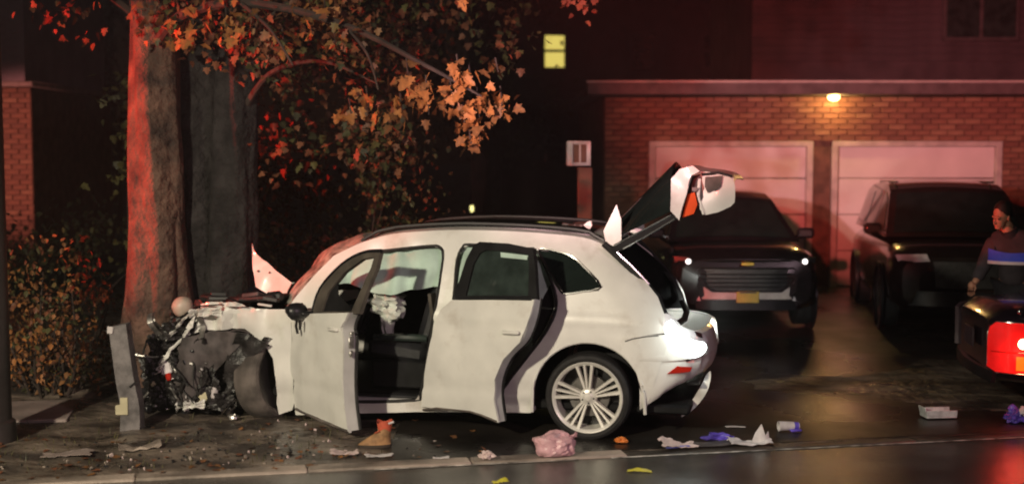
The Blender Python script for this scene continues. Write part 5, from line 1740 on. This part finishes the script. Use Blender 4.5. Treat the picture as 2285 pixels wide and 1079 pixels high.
def skin(name, verts, edges, radii, material, parent, root=0, sub=2):
    me = bpy.data.meshes.new(name)
    me.from_pydata(verts, edges, [])
    ob = bpy.data.objects.new(name, me)
    COL.objects.link(ob)
    md = ob.modifiers.new('skin', 'SKIN')
    md.use_smooth_shade = True
    lay = me.skin_vertices[0].data
    for i, rr_ in enumerate(radii):
        lay[i].radius = rr_ if isinstance(rr_, tuple) else (rr_, rr_)
        lay[i].use_root = (i == root)
    sb = ob.modifiers.new('sub', 'SUBSURF')
    sb.levels = sub
    sb.render_levels = sub
    dg = bpy.context.evaluated_depsgraph_get()
    me2 = bpy.data.meshes.new_from_object(ob.evaluated_get(dg))
    me2.name = name
    bpy.data.objects.remove(ob)
    me2.materials.clear()
    me2.materials.append(MATS[material])
    me2.polygons.foreach_set('use_smooth', [True] * len(me2.polygons))
    o2 = bpy.data.objects.new(name, me2)
    COL.objects.link(o2)
    o2.parent = parent
    return o2


# local: faces -x (left in the picture), y away; the head leans forward and down
per = thing('person', 'person in a dark jacket with a blue and white chest band behind the tail-lamp car', 'person', (5.10, 12.85, 0.0), rad(68))
per.location.z = gz(5.10, 12.85) - 0.01
per.scale = (0.975, 0.975, 0.975)
# limbs: near side (towards the camera) y negative
bv = [(0.03, 0, 0.95), (0.02, 0, 1.12), (-0.01, 0, 1.30), (-0.05, 0.02, 1.46), (-0.09, 0.06, 1.545), (-0.11, 0.09, 1.60),
      (-0.02, -0.19, 1.43), (-0.08, -0.26, 1.17), (-0.30, -0.20, 1.05), (-0.37, -0.18, 1.045),
      (-0.02, 0.19, 1.43), (-0.04, 0.29, 1.17), (-0.15, 0.36, 1.02), (-0.18, 0.385, 0.99),
      (0.03, -0.10, 0.90), (0.0, -0.11, 0.50), (0.05, -0.12, 0.09), (-0.10, -0.12, 0.04),
      (0.03, 0.10, 0.90), (0.02, 0.11, 0.50), (0.09, 0.12, 0.09), (-0.06, 0.12, 0.04)]
be = [(0, 1), (1, 2), (2, 3), (3, 4), (4, 5), (3, 6), (6, 7), (7, 8), (8, 9), (3, 10), (10, 11), (11, 12), (12, 13), (0, 14), (14, 15), (15, 16), (16, 17), (0, 18), (18, 19), (19, 20), (20, 21)]
brd = [(.13, .16), (.12, .15), (.13, .17), (.08, .10), .050, .050, .050, .045, .036, .030, .050, .045, .036, .030, .085, .058, .042, .034, .085, .058, .042, .034]
skin('body', bv, be, brd, 'skin', per)
skin('jacket', bv[0:5] + bv[6:9] + bv[10:13], [(0, 1), (1, 2), (2, 3), (3, 4), (3, 5), (5, 6), (6, 7), (3, 8), (8, 9), (9, 10)],
     [(.16, .19), (.155, .18), (.17, .21), (.145, .19), .085, .105, .080, .060, .105, .080, .060], 'cloth_grey', per)
skin('trousers', bv[0:1] + bv[14:17] + bv[18:21], [(0, 1), (1, 2), (2, 3), (0, 4), (4, 5), (5, 6)], [(.15, .18), .105, .078, .065, .105, .078, .065], 'cloth_navy', per)
for s in (-1, 1):
    MB().box((-0.01 + 0.02 * s, 0.12 * s, 0.045), (0.29, 0.10, 0.09), None, 0.03).build('shoe', 'black_trim', per)


def band(z0, z1, grow, m_, nm, dip=0.0):
    def f(a, b):
        t = a * 2 * math.pi
        z = z0 + (z1 - z0) * b
        zz = z - (dip * max(0, math.cos(t - 3.14)) ** 2 * b)
        return (-0.02 + (0.195 + grow) * math.cos(t), 0.005 + (0.265 + grow) * math.sin(t), zz)
    MB().grid(f, 40, 6).build(nm, m_, per)


band(1.235, 1.375, 0.008, 'cloth_blue', 'blue_band', 0.05)
band(1.205, 1.238, 0.012, 'reflective', 'white_stripe')
# head: skull, jaw, nose, brow, ear, eye, hair
hd = empty('head', per, (-0.13, 0.13, 1.69), (rad(10), rad(-22), rad(-38)))
hm = MB()
hm.ball((0.02, 0, 0.03), (0.098, 0.077, 0.112), 0, 0, 3)
hm.ball((-0.035, 0, -0.035), (0.060, 0.058, 0.082), 0, 0, 3)
hm.ball((-0.062, 0, -0.090), (0.030, 0.032, 0.026), 0, 0, 2)
hm.ball((-0.080, 0, 0.035), (0.020, 0.050, 0.014), 0, 0, 2)
hm.tube([(-0.085, 0, 0.015), (-0.108, 0, -0.028), (-0.085, 0, -0.036)], [0.010, 0.016, 0.012], 8)
hm.ball((-0.088, 0, -0.062), (0.010, 0.024, 0.006), 0, 0, 2)
hm.ball((-0.086, 0, -0.073), (0.010, 0.020, 0.006), 0, 0, 2)
for s in (-1, 1):
    hm.ball((0.015, 0.078 * s, -0.005), (0.020, 0.010, 0.032), 0, 0, 2)
hm.build('face', 'skin', hd)
for s in (-1, 1):
    MB().ball((-0.076, 0.030 * s, 0.014), 0.010, 0, 0, 2).build('eye', 'plastic_scrap', hd)
hh = MB()
hh.ball((0.042, 0, 0.065), (0.100, 0.086, 0.100), 0.10, 3, 3)
hh.ball((0.070, 0, 0.015), (0.058, 0.076, 0.070), 0.08, 5, 3)
hh.build('hair', 'hair', hd)
MB().tube([(0.05, 0, -0.06), (0.075, 0, -0.16)], [0.06, 0.075], 10).build('neck', 'skin', hd)
MB().tube([(-0.05, 0.03, 1.47), (-0.08, 0.06, 1.56)], [0.125, 0.085], 14).build('collar', 'cloth_navy', per)
# the raised hand at the picture's left, fingers curled
for (hx, hy, hz_, nm) in ((-0.20, 0.40, 0.975, 1), (-0.39, -0.175, 1.045, -1)):
    hn = MB()
    hn.ball((hx, hy, hz_), (0.040, 0.036, 0.045), 0.05, 2, 2)
    for k in range(4):
        L = (0.070, 0.082, 0.078, 0.060)[k]
        yy = hy + nm * (0.028 - k * 0.019)
        hn.tube([(hx - 0.015, yy, hz_ - 0.035), (hx - 0.030, yy, hz_ - 0.04 - L * 0.45), (hx - 0.018, yy, hz_ - 0.04 - L * 0.8), (hx + 0.005, yy, hz_ - 0.04 - L * 0.85)], [0.009, 0.009, 0.008, 0.007], 6)
    hn.tube([(hx - 0.02, hy - nm * 0.030, hz_ + 0.01), (hx - 0.045, hy - nm * 0.042, hz_ - 0.02), (hx - 0.05, hy - nm * 0.030, hz_ - 0.05)], [0.011, 0.010, 0.008], 6)
    hn.build('hand', 'skin', per)

# ------------------------------------------------------------------ boot and litter
bt = thing('work_boot', 'tan work boot with a red collar standing below the open front door', 'boot', (-1.05, 9.74, 0.006), rad(6))
prof_b = [(-0.15, 0.0), (0.10, 0.0), (0.105, 0.05), (0.10, 0.15), (0.02, 0.155), (-0.005, 0.10), (-0.06, 0.075), (-0.135, 0.06), (-0.16, 0.03)]
bm2 = MB()


def bootf(a, b):
    t = a * 2 * math.pi
    z = 0.02 + 0.135 * b
    xc = -0.02 + 0.075 * min(1, b * 1.4) ** 1.2
    lx = 0.128 - 0.078 * min(1, b * 1.35) ** 1.1
    ly = 0.048 - 0.004 * b
    return (xc + lx * math.cos(t), ly * math.sin(t) * (1 - 0.15 * max(0, -math.cos(t))), z)


bm2.grid(bootf, 24, 10)
bm2.build('upper', 'boot_tan', bt)
MB().grid(lambda a, b: (-0.02 + 0.132 * math.cos(a * 6.2832), 0.052 * math.sin(a * 6.2832), 0.022 * b), 24, 2).build('sole', 'boot_sole', bt)
MB().grid(lambda a, b: (0.06 + (0.052 + 0.01 * b) * math.cos(a * 6.2832), (0.046 + 0.006 * b) * math.sin(a * 6.2832), 0.135 + 0.065 * b + 0.012 * math.sin(a * 19)), 28, 4).build('collar', 'boot_red', bt)
MB().tube([(0.02, -0.045, 0.13), (-0.01, -0.02, 0.115), (-0.02, 0.02, 0.10)], 0.006, 5).build('lace', 'boot_red', bt)
MB().tube([(0.09, -0.05, 0.19), (0.13, -0.055, 0.205)], 0.008, 5).build('pull_tab', 'paper_white', bt)


def gzz(x, y):
    return (-0.012 if y < ky(x) else (0.012 if y < ky(x) + 0.17 and x < 0.3 else gz(x, y) + 0.01))


def crumple(name, label, cat, x, y, size, m_, seed, rough=0.6, rz=0.0, extra=None, group=None):
    """a creased, folded wrapper or bag: closed lumpy shell resting on the ground"""
    z0 = gzz(x, y)
    t = thing(name, label, cat, (x, y, z0), rz, group)
    mb = MB()
    bm = bmesh.new()
    bmesh.ops.create_icosphere(bm, subdivisions=4, radius=1.0)
    V = []
    for v in bm.verts:
        n1 = nz(v.co.x * 1.6 + seed, v.co.y * 1.6, v.co.z * 1.6)
        n2 = abs(nz(v.co.x * 4 + seed, v.co.y * 4, v.co.z * 4 + 3))
        k = 1 + rough * n1 - rough * 0.7 * n2
        q = Vector((v.co.x * size[0] * k, v.co.y * size[1] * k, v.co.z * size[2] * k))
        q.z = max(q.z + size[2] * 0.75, 0.002)
        V.append(q)
    bm.verts.index_update()
    F = [tuple(v.index for v in f.verts) for f in bm.faces]
    bm.free()
    mb.add(V, F)
    mb.build('crumpled_body', m_, t, True, 25)
    if extra:
        extra(t)
    return t


def knot(m_):
    def f(t):
        MB().grid(lambda a, b: (0.10 + 0.07 * b, -0.03 + 0.06 * a + 0.02 * math.sin(a * 8), 0.11 + 0.05 * b + 0.02 * math.sin(a * 9 + b * 4)), 10, 4, 0.003).build('bag_neck', m_, t)
    return f


crumple('plastic_bag', 'pink plastic bag lying on the kerb in front of the rear wheel', 'bag', 0.32, 9.44, (0.165, 0.11, 0.105), 'pink_plastic', 3.3, 0.30, 0.1, knot('pink_plastic'))


def flat_litter(name, label, cat, x, y, lx, ly, m_, seed, lift=0.02, rz=0.0, extra=None, group=None):
    """a bent, curled sheet with ragged edges"""
    z0 = gzz(x, y)
    t = thing(name, label, cat, (x, y, z0), rz, group)

    def f(a, b):
        xx = (a - 0.5) * lx * (1 + 0.25 * nz(b * 3, seed))
        yy = (b - 0.5) * ly * (1 + 0.3 * nz(a * 3, seed + 4))
        z = 0.006 + lift * (0.5 + 0.5 * math.sin(a * 5 + seed)) * (0.4 + b * 0.6) + lift * 0.6 * abs(nz(a * 4, b * 4, seed))
        return (xx, yy, max(0.004, z))
    MB().grid(f, 14, 8, 0.003).build('sheet', m_, t, True, 30)
    if extra:
        extra(t)
    return t


def stripe(m_, w):
    def f(t):
        MB().box((-0.02, -0.05, 0.012), (w, 0.03, 0.012), eul(0, 0, 4), 0.004).build('printed_edge', m_, t)
    return f


def peak(m_):
    def f(t):
        MB().panel([(0.02, 0.0), (0.17, 0.0), (0.165, 0.09), (0.13, 0.06), (0.105, 0.15), (0.06, 0.08)], lambda x, z: (x, 0.02 * math.sin(x * 40) + 0.3 * z, z + 0.005), (), 0.004, 0.04).build('standing_fold', m_, t)
    return f


flat_litter('food_wrapper', 'white and blue wrapper lying on the kerb edge below the rear bumper', 'wrapper', 1.29, 9.72, 0.27, 0.16, 'paper_pink', 1.0, 0.05, 0.2, stripe('wrap_blue', 0.2))
flat_litter('torn_paper', 'white torn paper with a folded peak standing on the kerb edge', 'paper', 1.86, 9.80, 0.34, 0.14, 'paper_white', 2.0, 0.05, 0.15, peak('paper_white'))
crumple('purple_wrapper', 'small purple wrapper behind the white and blue wrapper', 'wrapper', 1.64, 9.97, (0.10, 0.05, 0.032), 'wrap_purple', 5.1, 0.8)
flat_litter('dark_board', 'flat dark board lying between two white papers by the kerb', 'board', 1.60, 9.80, 0.36, 0.14, 'board_grey', 3.0, 0.012, 0.25)
cup = thing('paper_cup', 'white and purple paper cup lying on its side on the driveway', 'cup', (2.27, 10.28, 0.012), rad(8))
Mc = Matrix.Translation((0, 0, 0.042)) @ Matrix.Rotation(rad(90), 4, 'Z')
MB().lathe([(0.0, -0.085), (0.030, -0.085), (0.042, 0.085), (0.038, 0.083), (0.028, -0.075)], 20, Mc).build('cup_wall', 'paper_white', cup)
MB().lathe([(0.0305, -0.08), (0.0345, -0.02)], 20, Mc).build('printed_sleeve', 'wrap_purple', cup)
MB().box((0.05, -0.035, 0.01), (0.10, 0.04, 0.02), eul(0, 0, 6), 0.008).build('lid_fragment', 'wrap_purple', cup)
crumple('orange_wrapper', 'tiny orange wrapper beside the rear tyre', 'wrapper', 0.86, 9.86, (0.045, 0.03, 0.026), 'wrap_orange', 7.0, 0.5)
crumple('white_tissue', 'small crumpled white tissue left of the pink bag', 'tissue', -0.19, 9.32, (0.055, 0.04, 0.035), 'paper_pink', 8.0, 0.7)
flat_litter('yellow_scrap', 'bent yellow scrap on the wet road nearest the bottom edge', 'scrap', -0.08, 8.72, 0.11, 0.05, 'wrap_yellow', 4.0, 0.02, 0.3)
flat_litter('yellow_peel', 'long yellow scrap on the wet road right of the pink bag', 'scrap', 0.92, 9.02, 0.16, 0.045, 'wrap_yellow', 5.5, 0.016, -0.1)
flat_litter('paper_strip', 'thin white paper strip on the driveway left of the paper cup', 'paper', 1.86, 10.42, 0.16, 0.03, 'paper_white', 6.0, 0.006, 0.0)
tray = thing('plastic_tray', 'broken clear plastic tray beside the tail-lamp car', 'tray', (3.68, 10.82, 0.012), rad(6))
MB().box((0, 0, 0.012), (0.27, 0.15, 0.012), None, 0.004).build('base', 'cup_clear', tray)
for s in (-1, 1):
    MB().box((0, 0.074 * s, 0.045), (0.27, 0.008, 0.06), eul(-12 * s, 0, 0), 0.003).build('side', 'cup_clear', tray)
MB().box((-0.138, 0, 0.055), (0.01, 0.14, 0.09), eul(0, -14, 0), 0.003).build('end', 'cup_clear', tray)
crumple('purple_bag', 'crumpled purple and white bag under the glowing tail lamp', 'bag', 4.28, 10.62, (0.10, 0.07, 0.085), 'wrap_purple', 9.0, 0.7, 0, lambda t: MB().ball((0.04, -0.05, 0.11), (0.05, 0.03, 0.04), 0.7, 3, 2).build('white_tip', 'paper_white', t))
flat_litter('white_card', 'white card fragment on the verge left of the work boot', 'card', -1.27, 9.46, 0.20, 0.09, 'paper_pink', 7.7, 0.03, 0.2)
flat_litter('pale_card', 'pale flat card on the kerb below the work boot', 'card', -1.00, 9.40, 0.20, 0.07, 'paper_white', 8.8, 0.012, 0.1)
flat_litter('small_card', 'narrow white scrap at the kerb left of the crumpled tissue', 'scrap', -0.53, 9.33, 0.12, 0.04, 'paper_white', 9.3, 0.008, 0.05)
flat_litter('debris_slab', 'broad pale slab of debris on the mud below the crushed front', 'debris', -2.86, 9.62, 0.30, 0.16, 'kerb_stone', 2.6, 0.05, 0.3)
flat_litter('debris_strip', 'long pale strip of debris on the mud at the bottom left', 'debris', -3.35, 9.42, 0.36, 0.12, 'pavement', 3.9, 0.03, 0.1)
# small rubble and glass crumbs scattered on the verge: too many to count
rub = MB()
r = random.Random(91)
for k in range(190):
    x = r.gauss(-2.4, 0.75)
    y = ky(x) + 0.25 + abs(r.gauss(0, 0.55))
    s_ = r.uniform(0.005, 0.018) * (1.6 if r.random() < 0.1 else 1)
    rub.mi = r.choice([0, 0, 0, 0, 0, 0, 0, 1, 1, 1, 2])
    rub.box((x, y, muddy(x, y) + s_ * 0.25), (s_ * r.uniform(.8, 2), s_, s_ * .7), eul(r.uniform(0, 90), r.uniform(0, 90), r.uniform(0, 90)))
tag(rub.build('rubble', ['plastic_scrap', 'kerb_stone', 'paper_pink'], None, False), 'scattered small rubble and glass on the muddy verge', 'rubble', None, 'stuff')
grs = MB()
for k in range(900):
    x = r.uniform(-4.6, -0.9)
    y = ky(x) + r.uniform(0.25, 2.2)
    if r.random() > 0.5 + 0.9 * nz(x * 1.5, y * 1.5, 7):
        continue
    a, h = r.uniform(0, 6.28), r.uniform(0.02, 0.07)
    zb = muddy(x, y)
    dx, dy = math.cos(a) * 0.004, math.sin(a) * 0.004
    lx, ly = r.gauss(0, 0.02), r.gauss(0, 0.02)
    grs.add([(x - dx, y - dy, zb - 0.005), (x + dx, y + dy, zb - 0.005), (x + lx, y + ly, zb + h)], [(0, 1, 2)])
tag(grs.build('grass', 'leaf_olive', None, False), 'sparse grass blades on the muddy verge', 'grass', None, 'stuff')
fal = MB()
for k in range(170):
    x = r.gauss(-2.6, 1.1)
    y = ky(x) + 0.1 + abs(r.gauss(0, 0.8))
    sc = r.uniform(0.03, 0.07)
    q = Matrix.Rotation(r.uniform(0, 6.28), 3, 'Z') @ Matrix.Rotation(r.gauss(0, .3), 3, 'X')
    fal.mi = r.randrange(2)
    fal.add([q @ (Vector(v) * sc) + Vector((x, y, muddy(x, y) + 0.012)) for v in LV], LF)
tag(fal.build('fallen_leaves', ['leaf_orange', 'leaf_rust'], None, False), 'fallen brown leaves scattered over the verge', 'leaves', None, 'stuff')

# ------------------------------------------------------------------ haze volume added to spread the beacons' red light as a wash
hm_ = bpy.data.materials.new('wash_haze')
hm_.use_nodes = True
hm_.node_tree.nodes.clear()
ho = hm_.node_tree.nodes.new('ShaderNodeOutputMaterial')
hv = hm_.node_tree.nodes.new('ShaderNodeVolumePrincipled')
hv.inputs['Color'].default_value = (0.9, 0.88, 0.88, 1)
hv.inputs['Density'].default_value = 0.0014
hm_.node_tree.links.new(hv.outputs[0], ho.inputs['Volume'])
MATS['wash_haze'] = hm_
hb = MB().box((0, 120, 6.5), (320, 420, 15.0)).build('haze', 'wash_haze', None, False)
hb['kind'] = 'stuff'
